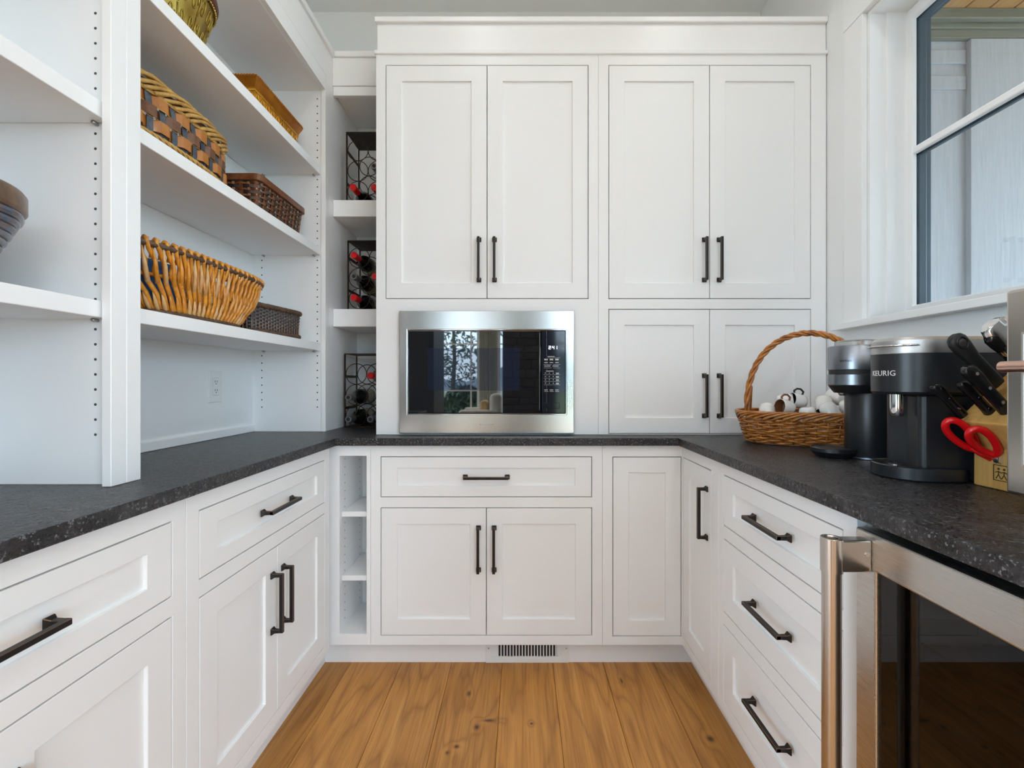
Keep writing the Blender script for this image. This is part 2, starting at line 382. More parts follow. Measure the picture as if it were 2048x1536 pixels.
struct('wall_back', B((LW-0.2, RW+0.2, WB, WB+0.15, 0, CEIL)), 'wall')
struct('wall_left', B((LW-0.15, LW, 0.12, WB, 0, CEIL)), 'wall')
WY0, WY1, WZ0, WZ1 = 0.62, 1.679, 1.353, 2.46
bm = bmesh.new(); plate(bm, 0.12, WB, 0, CEIL, [(WY0, WY1, WZ0, WZ1)], 0, 0.2, lambda u, v, z: (RW+v, u, z)); struct('wall_right', bm, 'wall')
# living room shell behind the camera
bm = bmesh.new(); plate(bm, -4.6, 3.4, 0, CEIL, [(-4.3, -0.80, 0.15, 2.75), (-0.45, 3.1, 0.15, 2.75)], 0, 0.15, lambda u, v, z: (u, -5.2-v, z)); struct('wall_front', bm, 'wall')
for nm, xw in (('wall_living_left', -4.75), ('wall_living_right', 3.4)):
    bm = bmesh.new(); plate(bm, -5.35, 0.24, 0, CEIL, [(-4.7, -0.3 if xw < 0 else -2.0, 0.15, 2.75)], 0, 0.15, lambda u, v, z: (xw+v, u, z)); struct(nm, bm, 'wall')  # side wall openings added to let in more daylight
bm = bmesh.new(); plate(bm, -4.6, 3.4, 0, CEIL, [(LW-0.15, RW+0.2, 0, CEIL)], 0, 0.12, lambda u, v, z: (u, 0.24-v, z)); struct('wall_divider', bm, 'wall')
for n, (a, b) in ((2, (-4.3, -0.80)), (3, (-0.45, 3.1))):
    w = struct('window_%d' % n, bmesh.new(), 'paint'); w['label'] = 'tall white living room window with muntins'
    bm = bmesh.new(); plate(bm, a, b, 0.15, 2.75, [(a+0.05, b-0.05, 0.2, 2.7)], 0, 0.08, lambda u, v, z: (u, -5.22-v, z)); obj('window_frame', bm, 'paint', w)
    xs = [a+0.28+0.61*i for i in range(1, 6)] if n == 2 else [a+0.6*i for i in range(1, 6)]
    for x in xs: obj('muntin', B((x-0.012, x+0.012, -5.28, -5.25, 0.2, 2.7)), 'paint', w)
    for z in (0.95, 1.85): obj('muntin', B((a+0.05, b-0.05, -5.282, -5.252, z-0.012, z+0.012)), 'paint', w)

# toe kick and vent
struct('baseboard_back', B((-0.79, 0.686, 1.878, 1.895, 0, 0.1016)), 'paint')
struct('baseboard_left', B((-0.805, -0.79, 0.26, 1.878, 0, 0.1016)), 'paint')
struct('baseboard_right', B((0.686, 0.70, 0.88, 1.878, 0, 0.1016)), 'paint')

# ------------------------------------------------------------------ door pulls (one shared mesh)
def pull_mesh():
    bm = bmesh.new(); L = 0.172
    for s in (-1, 1):
        z = s*(L/2-0.004)
        loft(bm, [[(sx*a, -y, z+sz*a) for sx, sz in ((-1,-1),(1,-1),(1,1),(-1,1))] for a, y in ((0.0095, 0.0), (0.0095, 0.003), (0.0055, 0.010), (0.0050, 0.024))])
        box(bm, -0.005, 0.005, -0.034, -0.022, z-0.005, z+0.005)
    box(bm, -0.0052, 0.0052, -0.0345, -0.0235, -L/2-0.001, L/2+0.001)
    bmesh.ops.recalc_face_normals(bm, faces=bm.faces)
    me = bpy.data.meshes.new('handle'); bm.to_mesh(me); bm.free(); me.materials.append(M['bronze']); me.materials.append(M['bronze_edge']); return me
PULL = pull_mesh()
def wloc(o):
    w = Vector((0, 0, 0))
    while o: w += o.location; o = o.parent
    return w
def pull(run, u, z, vert, parent, vface=0.0):
    mp, rz = runs[run]; o = objm('handle', PULL, None, parent, 0.0012, seg=1, emat='bronze_edge')
    o.location = Vector(mp(u, vface, z)) - wloc(parent); o.rotation_euler = (0, 0 if vert else PI/2, rz); return o
GAP = 0.0029
def front(run, name, u0, u1, z0, z1, parent, rail=0.062, srail=None, handle=None, hz=None, horiz=False):
    """inset shaker door or drawer front filling the opening (u0..u1, z0..z1)"""
    mp = runs[run][0]; a, b, c, d = u0+GAP, u1-GAP, z0+GAP, z1-GAP; sr = srail or rail
    bm = bmesh.new(); plate(bm, a, b, c, d, [(a+rail, b-rail, c+sr, d-sr)], -0.020, 0.0, mp); o = obj(name, bm, 'paint', parent, 0.0012, seg=2)
    x, y = mp(a+rail-0.004, -0.018, 0)[:2], mp(b-rail+0.004, -0.0075, 0)[:2]
    obj('panel', B((x[0], y[0], x[1], y[1], c+sr-0.004, d-sr+0.004)), 'paint', o)
    if handle is not None: pull(run, handle, hz, not horiz, o)
    return o
def cabinet(run, name, label, u0, u1, z0, z1, depth, openings, extra_open=(), fstile=None):
    mp = runs[run][0]; um = (u0+u1)/2
    root = thing(name, label, 'cabinet', mp(um, -depth/2, z0))
    a, b = mp(u0+0.001, -0.050, 0), mp(u1-0.001, -depth, 0)
    if extra_open:                                   # open unit: build the carcass from boards
        e = extra_open[0]
    else:
        obj('carcass', B((a[0], b[0], a[1], b[1], z0, z1)), 'paint', root)
    for ua, ub in ((u0+0.001, u0+0.019), (u1-0.019, u1-0.001)):
        q0, q1 = mp(ua, -0.021, 0), mp(ub, -0.0499, 0); obj('side_edge', B((q0[0], q1[0], q0[1], q1[1], z0, z1)), 'paint', root)
    bm = bmesh.new(); plate(bm, u0+0.0004, u1-0.0004, z0, z1, [o[:4] for o in openings], -0.0205, 0.0, mp); obj('face_frame', bm, 'paint', root, 0.0008, seg=1)
    return root
def base_2door(run, u0, u1, label, dr=(0.679, 0.839), dd=(0.138, 0.639), ins=0.0395, flip=False, depth=0.44, uo=None):
    o0, o1 = uo if uo else (u0+ins, u1-ins); um = (o0+o1)/2
    r = cabinet(run, 'base_cabinet', label, u0, u1, 0.1016, C0-0.001, depth, [(o0, o1, *dr), (o0, o1, *dd)])
    front(run, 'drawer_front', o0, o1, *dr, r, 0.064, 0.043, um, sum(dr)/2, True)
    mid = um; front(run, 'door', o0, mid+GAP/2, *dd, r, 0.062, None, mid-0.0305, 0.4785)
    front(run, 'door', mid-GAP/2, o1, *dd, r, 0.062, None, mid+0.0305, 0.4785)
    return r
base_2door('back', -0.588, 0.318, 'white base cabinet with wide drawer and two doors below the microwave', uo=(-0.549, 0.278), depth=0.58)
base_2door('left', 1.022, 1.786, 'white base cabinet with drawer and two doors beside the open cubby', uo=(1.0626, 1.745), depth=0.43)
base_2door('left', 0.258, 1.021, 'white base cabinet below the darker bare end of the counter, worn bronze drawer pull', uo=(0.300, 0.982), depth=0.43)

# open cubby base unit
r = thing('open_cubby_cabinet', 'narrow white open cubby unit with two shelves in the base run', 'cabinet', (-0.66, 1.95, 0.1016))
mp = runs['back'][0]
bm = bmesh.new(); plate(bm, LX-0.05, -0.5884, 0.1016, C0-0.001, [(-0.7097, -0.604, 0.145, 0.841)], -0.0205, 0.0, mp); obj('face_frame', bm, 'paint', r, 0.0008, seg=1)
obj('side_panel', B((-0.7257, -0.7097, 1.841, 2.09, 0.13, 0.86)), 'paint', r); obj('side_panel', B((-0.604, -0.5895, 1.841, 2.09, 0.13, 0.86)), 'paint', r)
obj('back_panel', B((-0.7257, -0.5895, 2.085, 2.10, 0.13, 0.86)), 'paint', r)
obj('bottom_panel', B((-0.7097, -0.604, 1.841, 2.085, 0.125, 0.145)), 'paint', r); obj('top_panel', B((-0.7097, -0.604, 1.841, 2.085, 0.842, 0.86)), 'paint', r)
for z in (0.617, 0.364): obj('shelf', B((-0.709, -0.6045, 1.842, 2.083, z-0.02, z)), 'paint', r, 0.001)
def pins(pts, parent, nrm, rad=0.0026):
    bm = bmesh.new()
    for p in pts:
        a = Vector(nrm); e = [Vector(p)-a*0.001, Vector(p)+a*0.0004]; tube(bm, e, rad, 8)
    return obj('pin_holes', bm, 'hole', parent, kind='stuff')
pins([(-0.7097, y, 0.18+0.032*i) for y in (1.875, 2.05) for i in range(21) if min(abs(0.18+0.032*i-s) for s in (0.607, 0.354)) > 0.012], r, (1, 0, 0))

# corner cabinet (two hinged leaves)
r = thing('corner_cabinet', 'white corner base cabinet with two folding door leaves', 'cabinet', (0.62, 1.9, 0.1016))
bm = bmesh.new(); plate(bm, 0.3184, RX+0.02, 0.1016, C0-0.001, [(0.3578, 0.6276, 0.135, 0.838)], -0.0205, 0, mp); obj('face_frame', bm, 'paint', r, 0.0008, seg=1)
bm = bmesh.new(); plate(bm, 1.488, 1.8198, 0.1016, C0-0.001, [(1.546, 1.8115, 0.135, 0.838)], -0.0205, 0, runs['right'][0]); obj('face_frame', bm, 'paint', r, 0.0008, seg=1)
obj('carcass', B((0.3195, 1.24, 1.87, 2.42, 0.1016, C0-0.001), (0.681, 1.24, 1.489, 1.869, 0.1016, C0-0.001)), 'paint', r)
front('back', 'door', 0.3578, 0.6276, 0.135, 0.838, r, 0.060)
front('right', 'door', 1.546, 1.8115, 0.135, 0.838, r, 0.060, None, 1.578, 0.686)
# three-drawer base
dz = [(0.684, 0.843), (0.416, 0.645), (0.138, 0.378)]
r = cabinet('right', 'drawer_cabinet', 'white base cabinet with three stacked drawers beside the wine fridge', 0.874, 1.4875, 0.1016, C0-0.001, 0.61, [(0.912, 1.4505, *z) for z in dz])
for z, hz in zip(dz, (0.766, 0.5335, 0.27)): front('right', 'drawer_front', 0.912, 1.4505, *z, r, 0.060, 0.043 if z[1]-z[0] < 0.2 else 0.06, 1.174, hz, True)

# uppers
def upper(name, label, u0, u1, ops):
    r = thing(name, label, 'cabinet', ((u0+u1)/2, 2.16, C1))
    bm = bmesh.new(); plate(bm, u0+0.0004, u1-0.0004, C1+0.001, 2.466, ops, -0.0205, 0, runs['upper'][0]); obj('face_frame', bm, 'paint', r, 0.0008, seg=1)
    for ua, ub in ((u0+0.001, u0+0.019), (u1-0.019, u1-0.001)): obj('side_edge', B((ua, ub, UB+0.021, UB+0.0499, C1+0.001, 2.466)), 'paint', r)
    return r
UD = (1.469, 2.424)
r = upper('wall_cabinet', 'tall white wall cabinet with two doors above the built-in microwave', -0.592, 0.316, [(-0.553, 0.2755, *UD), (-0.47, 0.192, 0.945, 1.395)])
obj('carcass', B((-0.591, 0.315, UB+0.05, WB-0.003, 1.44, 2.466), (-0.591, -0.50, UB+0.05, WB-0.003, C1+0.001, 1.44), (0.222, 0.315, UB+0.05, WB-0.003, C1+0.001, 1.44)), 'paint', r)
front('upper', 'door', -0.553, -0.1388+GAP/2, *UD, r, 0.063, None, -0.1715, 1.628); front('upper', 'door', -0.1388-GAP/2, 0.2755, *UD, r, 0.063, None, -0.108, 1.628)
r = upper('wall_cabinet', 'tall white wall cabinet with four doors beside the window wall', 0.316, RW-0.004, [(0.357, 1.1837, *UD), (0.357, 1.1837, 0.918, 1.428)])
obj('carcass', B((0.317, RW-0.006, UB+0.05, WB-0.003, C1+0.001, 2.466)), 'paint', r)
for z, hz in ((UD, 1.628), ((0.918, 1.428), 1.074)):
    front('upper', 'door', 0.357, 0.770+GAP/2, *z, r, 0.063, None, 0.7475, hz); front('upper', 'door', 0.770-GAP/2, 1.1837, *z, r, 0.063, None, 0.808, hz)
# crown over the uppers, over the wine niche and along the hutch
struct('trim_1', B((-0.588, RW-0.003, UB+0.004, WB-0.002, 2.4665, 2.594)), 'paint', 0.001, label='flat white frieze board over the wall cabinets')
struct('trim_2', B((-0.5975, RW-0.001, UB-0.009, UB+0.0035, 2.465, 2.480)), 'paint', 0.003, label='thin white bead moulding under the frieze')
struct('trim_3', B((-0.5955, RW-0.002, UB-0.010, WB-0.002, 2.5945, 2.616)), 'paint', 0.003, label='white cap moulding on top of the wall cabinets')
struct('trim_4', B((HX-0.0005, -0.5925, 2.100, WB-0.002, 2.467, 2.592)), 'paint', 0.001, label='white frieze board over the wine niche')
struct('trim_5', B((HX+0.012, -0.5925, 2.090, WB-0.002, 2.5925, 2.618)), 'paint', 0.003, label='white cap moulding over the wine niche')
struct('trim_6', B((LW+0.002, HX-0.001, 0.255, 2.42, 2.4675, 2.592)), 'paint', 0.001, label='white frieze board over the open shelving')
struct('trim_7', B((LW+0.002, HX+0.011, 0.255, 2.42, 2.5925, 2.618)), 'paint', 0.003, label='white cap moulding on top of the open shelving')

# ------------------------------------------------------------------ open shelving (left) and wine niche
SH = (1.301, 1.717, 2.067); XB = -1.17
def bookcase(label, y0, y1, st0, st1, p0, p1):
    r = thing('open_bookcase', label, 'bookcase', ((HX+LW)/2, (y0+y1)/2, C1))
    for a, b in (st0, st1): obj('stile', B((HX-0.0195, HX, a, b, C1+0.0005, 2.466)), 'paint', r, 0.001, seg=1)
    obj('top_rail', B((HX-0.0195, HX-0.0002, st0[1], st1[0], 2.40, 2.466)), 'paint', r, 0.001, seg=1)
    obj('side_panel', B((LW+0.0005, HX-0.0200, p0[0], p0[1], C1+0.0005, 2.466)), 'paint', r); obj('side_panel', B((LW+0.0005, HX-0.0200, p1[0], p1[1], C1+0.0005, 2.466)), 'paint', r)
    obj('back_panel', B((LW+0.0008, XB, p0[1], p1[0], C1+0.0005, 2.45)), 'paint', r)
    obj('top_panel', B((XB, HX-0.0200, p0[1], p1[0], 2.398, 2.42)), 'paint', r)
    obj('backsplash_strip', B((XB, XB+0.012, p0[1], p1[0], C1+0.0005, 0.944)), 'paint', r, 0.002)
    for z in SH: obj('shelf', B((XB+0.001, HX-0.024, p0[1]+0.001, p1[0]-0.001, z-0.035, z)), 'paint', r, 0.002)
    cl = lambda z: min(abs(z-(s-0.017)) for s in SH) > 0.022
    zz = [1.02+0.032*i for i in range(43)]; inset = 0.055 if y0 < 0.5 else 0.038
    pins([(x, p1[0], z) for x in (HX-inset, XB+0.04) for z in zz if cl(z)], r, (0, -1, 0), 0.0030)
    bm = bmesh.new()
    for s in SH:
        for x in (HX-0.05, XB+0.05): tube(bm, [(x, p1[0]-0.013, s-0.0385), (x, p1[0]-0.0005, s-0.0385)], 0.0036, 8)
    obj('shelf_pin', bm, 'nickel', r, smooth=True)
    return r
bookcase('white open bookcase holding the baskets, outlet on its back panel', 1.003, 2.066, (1.0035, 1.041), (2.024, 2.066), (1.0035, 1.022), (2.030, 2.05))
bookcase('white open bookcase holding the blue coiled basket', 0.258, 1.003, (0.258, 0.298), (0.965, 1.003), (0.258, 0.278), (0.990, 1.003))
r = thing('wine_niche_shelving', 'narrow white wine niche with two thick shelves between bookcase and wall cabinet', 'shelving', (-0.72, 2.26, C1))
obj('side_panel', B((HX-0.019, HX-0.0005, 2.0665, WB-0.003, C1+0.0005, 2.466)), 'paint', r)
obj('back_panel', B((HX, -0.5935, WB-0.018, WB-0.003, C1+0.0005, 2.466)), 'paint', r)
obj('top_rail', B((HX+0.0005, -0.5935, 2.105, 2.125, 2.425, 2.466)), 'paint', r, 0.001)
obj('top_panel', B((HX+0.0005, -0.5935, 2.126, WB-0.019, 2.44, 2.46)), 'paint', r)
for z0, z1 in ((1.878, 1.9525), (1.380, 1.4596)): obj('shelf', B((HX+0.0005, -0.5935, 2.105, WB-0.019, z0, z1)), 'paint', r, 0.0015)

# ------------------------------------------------------------------ countertop
ov = 0.025
pts = [(LW+0.002, 0.252), (LX+ov, 0.252), (LX+ov, DB-0.027), (RX-ov, DB-0.027), (RX-ov, 0.252), (RW-0.002, 0.252), (RW-0.002, WB-0.002), (LW+0.002, WB-0.002)]
bm = bmesh.new(); prism(bm, pts, C0, C1); tag(obj('countertop', bm, 'granite', None, 0.0025), 'dark leathered granite countertop running round three sides', 'countertop')

# ------------------------------------------------------------------ floor vent
r = thing('floor_register', 'white vent register set in the toe kick', 'vent', (0.025, 1.87, 0))
bm = bmesh.new(); plate(bm, -0.141, 0.191, 0.001, 0.1005, [(-0.118, 0.163, 0.026, 0.092)], 0, 0.006, lambda u, v, z: (u, 1.877-v, z)); obj('frame', bm, 'outlet', r, 0.001)
obj('shade_backing', B((-0.092, 0.143, 1.8765, 1.8775, 0.026, 0.092)), 'dark', r)  # thin dark sheet stands in for the shade behind the louvres
for k in range(24):
    x = -0.117+0.281*k/23; wd = 0.0022
    obj('louvre', B((x-wd, x+wd, 1.8718, 1.8762, 0.025, 0.093)), 'outlet', r)
obj('end_panel', B((-0.118, -0.094, 1.8755, 1.8768, 0.026, 0.092), (0.145, 0.163, 1.8755, 1.8768, 0.026, 0.092)), 'outlet', r)
for x in (-0.13, 0.182):
    bm = bmesh.new(); lathe(bm, [(0.003, 1.8712), (0.003, 1.8695), (0.001, 1.869)], 10, (x, 0, 0.06), 'y'); obj('screw', bm, 'nickel', r)

# ------------------------------------------------------------------ outlet
r = thing('wall_outlet', 'white wall outlet on the bookcase back panel', 'outlet', (XB, 1.777, 1.053))
bm = bmesh.new(); plate(bm, 1.7395, 1.8145, 1.053, 1.173, [(1.7605, 1.7935, 1.0795, 1.1465)], 0, 0.005, lambda u, v, z: (XB+0.0003+v, u, z)); obj('cover_plate', bm, 'outlet', r, 0.0015)
obj('receptacle', B((XB+0.0003, XB+0.0062, 1.7610, 1.793, 1.080, 1.146)), 'outlet', r, 0.0012)
bm = bmesh.new()
for zc in (1.130, 1.097):
    for dy in (-0.006, 0.006): box(bm, XB+0.006, XB+0.0065, 1.777+dy-0.0011, 1.777+dy+0.0011, zc-0.002, zc+0.006)
    tube(bm, [(XB+0.006, 1.777, zc-0.007), (XB+0.0065, 1.777, zc-0.007)], 0.0022, 8)
obj('slots', bm, 'dark', r)

# ------------------------------------------------------------------ microwave
YM = UB-0.020
r = thing('microwave', 'built-in stainless microwave with black mirrored door', 'microwave', (-0.139, 2.1, 0.922))
mpm = lambda u, v, z: (u, YM-v, z)
bm = bmesh.new(); plate(bm, -0.492, 0.2145, 0.922, 1.4177, [(-0.4605, 0.1845, 0.998, 1.3425)], -0.0195, 0, mpm); obj('trim_frame', bm, 'steel_x', r, 0.002)
obj('body', B((-0.465, 0.19, UB+0.002, UB+0.42, 0.95, 1.39)), 'blackm', r)
bm = bmesh.new(); plate(bm, -0.4605, 0.1845, 0.998, 1.3425, [(-0.457, 0.181, 1.0015, 1.339)], -0.017, 0.0015, mpm); obj('inner_bezel', bm, 'chrome', r, 0.0006)
d = obj('door', B((-0.4565, 0.0815, YM-0.001, YM+0.017, 1.002, 1.3385)), 'mirror_glass', r, 0.004, label='black mirrored glass door')
obj('window_screen', B((-0.376, -0.006, YM-0.0016, YM-0.0008, 1.096, 1.267)), mat('oven_window_tint', (0.012, 0.017, 0.036), 0.02, 0, 0.9), d, 0.0006)
obj('handle_edge', B((0.074, 0.0765, YM-0.004, YM-0.0005, 1.016, 1.328)), 'chrome', d, 0.001)
p = obj('control_panel', B((0.084, 0.1805, YM+0.0005, YM+0.017, 1.002, 1.3385)), 'panel_glass', r, 0.003)
obj('panel_edge', B((0.1025, 0.1042, YM-0.0015, YM+0.001, 1.012, 1.335)), 'chrome', p)
SEG = {'2': 'abged', '4': 'fgbc', '1': 'bc'}
bm = bmesh.new(); x = 0.1115
for ch in '2:41':
    w_, h_, t_ = 0.0085, 0.0135, 0.0020; zc = 1.269
    if ch == ':':
        for q in (-0.003, 0.003): box(bm, x, x+0.0012, YM-0.0003, YM+0.0004, zc+q-0.0006, zc+q+0.0006)
        x += 0.003; continue
    sg = {'a': (0, w_, h_/2-t_, h_/2), 'g': (0, w_, -t_/2, t_/2), 'd': (0, w_, -h_/2, -h_/2+t_), 'f': (0, t_, 0, h_/2), 'b': (w_-t_, w_, 0, h_/2), 'e': (0, t_, -h_/2, 0), 'c': (w_-t_, w_, -h_/2, 0)}
    for c in SEG[ch]:
        s = sg[c]; box(bm, x+s[0], x+s[1], YM-0.0003, YM+0.0004, zc+s[2], zc+s[3])
    x += w_+0.003
obj('clock_digits', bm, 'digits', p)
bm = bmesh.new(); rr = random.Random(3)
def bar(x0, x1, z, h): box(bm, x0, x1, YM-0.0002, YM+0.0004, z-h/2, z+h/2)
bar(0.108, 0.136, 1.233, 0.002); bar(0.108, 0.158, 1.2275, 0.0007)
for z, cols in ((1.2225, 3), (1.2190, 3), (1.2085, 3), (1.1945, 2)):
    for c in range(cols): x0 = 0.094+c*(0.066/cols); bar(x0, x0+0.066/cols-0.008, z, 0.0022)
for z in (1.2005, 1.187): bar(0.092, 0.124, z, 0.0007); bar(0.129, 0.158, z, 0.0007)
bar(0.1, 0.132, 1.174, 0.002)
for z in (1.166, 1.152, 1.139, 1.1255):
    for c in range(3): bar(0.097+0.016*c, 0.0995+0.016*c, z, 0.0035)
    bar(0.141, 0.153, z, 0.002); bar(0.141, 0.153, z-0.0035, 0.0014); bar(0.092, 0.158, z-0.0068, 0.0006)
for c in range(3): bar(0.094+0.022*c, 0.108+0.022*c, 1.098, 0.002); bar(0.094+0.022*c, 0.110+0.022*c, 1.092, 0.0012)
obj('button_legends', bm, 'ink_white', p, kind='stuff')
obj('open_button', B((0.091, 0.155, YM-0.002, YM+0.002, 1.022, 1.0465)), 'panel_glass', p, 0.002)
def text(body, size, name, m, parent, place, depth=0.0004, spacing=1.0):
    c = bpy.data.curves.new(name, 'FONT'); c.body = body; c.size = size; c.extrude = depth; c.space_character = spacing; c.align_x = 'CENTER'; c.align_y = 'CENTER'; c.resolution_u = 3
    t = bpy.data.objects.new(name+'_tmp', c); COL.objects.link(t); bpy.context.view_layer.update()
    me = bpy.data.meshes.new_from_object(t.evaluated_get(bpy.context.evaluated_depsgraph_get())); bpy.data.objects.remove(t); bpy.data.curves.remove(c)
    me.materials.clear(); bm = bmesh.new(); bm.from_mesh(me); bpy.data.meshes.remove(me)
    for v in bm.verts: v.co = place(v.co)
    return obj(name, bm, m, parent)
text('MONOGRAM', 0.0085, 'maker_lettering', 'nickel', r, lambda c: Vector((-0.139+c.x, YM-0.0006-c.z, 0.957+c.y)), spacing=1.25)

# ------------------------------------------------------------------ wine fridge
r = thing('wine_fridge', 'built-in wine fridge with stainless framed glass door and tubular handle', 'fridge', (0.93, 0.565, 0.0))
XF = 0.613; FY0, FY1 = 0.262, 0.853
mpf = lambda u, v, z: (XF+v, u, z)
bm = bmesh.new(); plate(bm, FY0, FY1, 0.105, 0.868, [(FY0+0.048, FY1-0.048, 0.17, 0.803)], 0, 0.04, mpf); d = obj('door_frame', bm, 'steel_y', r, 0.003)
obj('door_glass', B((XF+0.006, XF+0.010, FY0+0.046, FY1-0.046, 0.168, 0.805)), 'fridge_glass', d)
obj('door_gasket', B((XF+0.012, XF+0.039, FY0+0.050, FY0+0.062, 0.17, 0.803), (XF+0.012, XF+0.039, FY1-0.062, FY1-0.050, 0.17, 0.803)), 'blackm', d)
obj('cabinet_shell', B((XF+0.045, 1.22, FY0+0.004, FY0+0.03, 0.02, 0.872), (XF+0.045, 1.22, 0.845, 0.871, 0.02, 0.872), (XF+0.045, 1.22, FY0+0.03, 0.845, 0.85, 0.872), (XF+0.045, 1.22, FY0+0.03, 0.845, 0.06, 0.10), (1.20, 1.22, FY0+0.03, 0.845, 0.10, 0.85)), 'blackm', r)
for z in (0.72, 0.60, 0.48, 0.36, 0.24):
    s = obj('rack_shelf', B((XF+0.07, 1.18, FY0+0.04, 0.84, z-0.004, z)), 'blackm', r); obj('shelf_front', B((XF+0.055, XF+0.07, FY0+0.04, 0.84, z-0.022, z+0.006)), planks_wood('beech_front', (0.30, 0.17, 0.07), (0.40, 0.24, 0.11), 1), s, 0.002)
bm = bmesh.new(); XH, YH = 0.551, 0.826
lathe(bm, [(0.0155, 0.13), (0.0155, 0.80)], 28, (XH, YH, 0)); h = autosmooth(obj('handle', bm, 'steel_z', d))
for z0, z1 in ((0.797, 0.857), (0.125, 0.185)):
    bm = bmesh.new(); lathe(bm, [(0.0175, z0), (0.0175, z1-0.001), (0.0165, z1), (0.012, z1), (0.011, z1-0.002)], 28, (XH, YH, 0)); autosmooth(obj('handle_collar', bm, 'steel_z', d))
    obj('handle_bracket', B((XH+0.004, XF-0.0002, YH-0.013, YH+0.013, z0+0.002, z1-0.002)), 'steel_z', d, 0.003)
    bm = bmesh.new(); lathe(bm, [(0.004, YH-0.0131), (0.004, YH-0.0145)], 12, (XF-0.008, 0, (z0+z1)/2+0.004), 'y'); obj('bracket_screw', bm, 'chrome', d)

# ------------------------------------------------------------------ window in the right wall
w = struct('window_1', B((RW+0.125, RW+0.165, WY1-0.006, WY1-0.0005, WZ0+0.002, WZ1-0.002)), 'paint'); w['label'] = 'white cased window with horizontal muntin over the coffee counter'
XC = RW-0.020
obj('jamb', B((RW-0.0005, RW+0.126, WY1-0.012, WY1-0.0005, WZ0, WZ1), (RW-0.0005, RW+0.126, WY0+0.0005, WY0+0.012, WZ0, WZ1)), 'paint', w)
obj('jamb_stop', B((RW+0.055, RW+0.126, WY1-0.020, WY1-0.012, WZ0, WZ1)), 'paint', w, 0.001)
obj('head_jamb', B((RW-0.0005, RW+0.126, WY0+0.012, WY1-0.012, WZ1-0.012, WZ1)), 'paint', w)
obj('casing', B((XC, RW-0.0005, WY1, WY1+0.095, 1.354, 2.46)), 'paint', w, 0.002); obj('casing', B((XC, RW-0.0005, WY0-0.095, WY0, 1.354, 2.46)), 'paint', w, 0.002)
obj('head_casing', B((XC-0.002, RW-0.0005, WY0-0.1, WY1+0.098, 2.4605, 2.58)), 'paint', w, 0.002)
bm = bmesh.new(); prism(bm, [(1.205, WY0-0.13), (RW-0.0005, WY0-0.13), (RW-0.0005, WY0), (RW+0.12, WY0), (RW+0.12, WY1), (RW-0.0005, WY1), (RW-0.0005, WY1+0.135), (1.205, WY1+0.135)], 1.329, 1.353); obj('stool', bm, 'paint', w, 0.002)
sy0, sy1, sz0, sz1 = WY0+0.014, WY1-0.013, 1.354, WZ1-0.013
bm = bmesh.new(); plate(bm, sy0, sy1, sz0, sz1, [(sy0+0.032, sy1-0.032, sz0+0.045, sz1-0.04)], 0, 0.018, lambda u, v, z: (RW+0.122+v, u, z)); obj('sash', bm, 'paint', w, 0.003)
bm = bmesh.new(); plate(bm, sy0, sy1, sz0, sz1, [(sy0+0.032, sy1-0.032, sz0+0.045, sz1-0.04)], 0, 0.030, lambda u, v, z: (RW+0.146+v, u, z)); obj('exterior_sash', bm, 'clad', w, 0.004)
bm = bmesh.new(); plate(bm, WY0+0.001, WY1-0.001, WZ0-0.02, WZ1, [(sy0+0.025, sy1-0.022, sz0+0.035, sz1-0.03)], 0, 0.022, lambda u, v, z: (RW+0.178+v, u, z)); obj('exterior_casing', bm, 'clad', w, 0.003)
for z0, z1, in ((sz0+0.040, 1.930), (1.952, sz1-0.035)): obj('pane', B((RW+0.141, RW+0.145, sy0+0.028, sy1-0.028, z0, z1)), 'glass', w)
obj('muntin', B((RW+0.124, RW+0.1405, sy0+0.032, sy1-0.032, 1.930, 1.954)), 'paint', w, 0.004); obj('exterior_muntin', B((RW+0.1455, RW+0.160, sy0+0.032, sy1-0.032, 1.926, 1.950)), 'clad', w, 0.002)

# ------------------------------------------------------------------ outside the window
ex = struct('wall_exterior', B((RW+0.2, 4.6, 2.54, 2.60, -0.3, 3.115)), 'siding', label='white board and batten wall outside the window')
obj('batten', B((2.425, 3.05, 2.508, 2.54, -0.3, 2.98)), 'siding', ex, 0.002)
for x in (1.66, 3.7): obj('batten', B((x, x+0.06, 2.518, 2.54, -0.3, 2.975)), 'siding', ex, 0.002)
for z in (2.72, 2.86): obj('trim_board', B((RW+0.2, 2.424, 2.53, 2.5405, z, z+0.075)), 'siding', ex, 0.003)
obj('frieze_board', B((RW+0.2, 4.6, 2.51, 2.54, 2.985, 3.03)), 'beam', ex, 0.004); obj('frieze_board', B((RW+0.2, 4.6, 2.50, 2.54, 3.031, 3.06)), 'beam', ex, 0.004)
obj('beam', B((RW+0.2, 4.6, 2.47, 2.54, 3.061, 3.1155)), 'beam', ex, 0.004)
so = struct('ceiling_porch', B((RW+0.2, 5.9, -0.4, 2.6, 3.14, 3.20)), 'soffit', label='stained wood porch ceiling outside the window')
for i in range(34):
    x = RW+0.2+i*0.13; obj('board', B((x+0.004, x+0.126, -0.4, 2.54, 3.116, 3.14)), 'soffit', so, 0.003)
struct('ground_bounce', B((3.56, 14, -14, 2.54, -0.30, -0.25), (RW+0.2, 3.56, -0.6, 2.54, -0.30, -0.25), (-14, 3.56, -14, -5.36, -0.30, -0.25), (-14, -4.76, -5.36, 6, -0.30, -0.25)), noisy('pale_bounce_surface', (0.50, 0.49, 0.47), (0.58, 0.57, 0.55), 0.8, 5, rnd=False), label='pale ground slab added round the house to bounce daylight indoors')  # unseen pale slab added to throw sun and sky light indoors
struct('ground', B((-70, 70, -75, 14, -0.36, -0.3)), 'lawn', label='lawn outside the house')

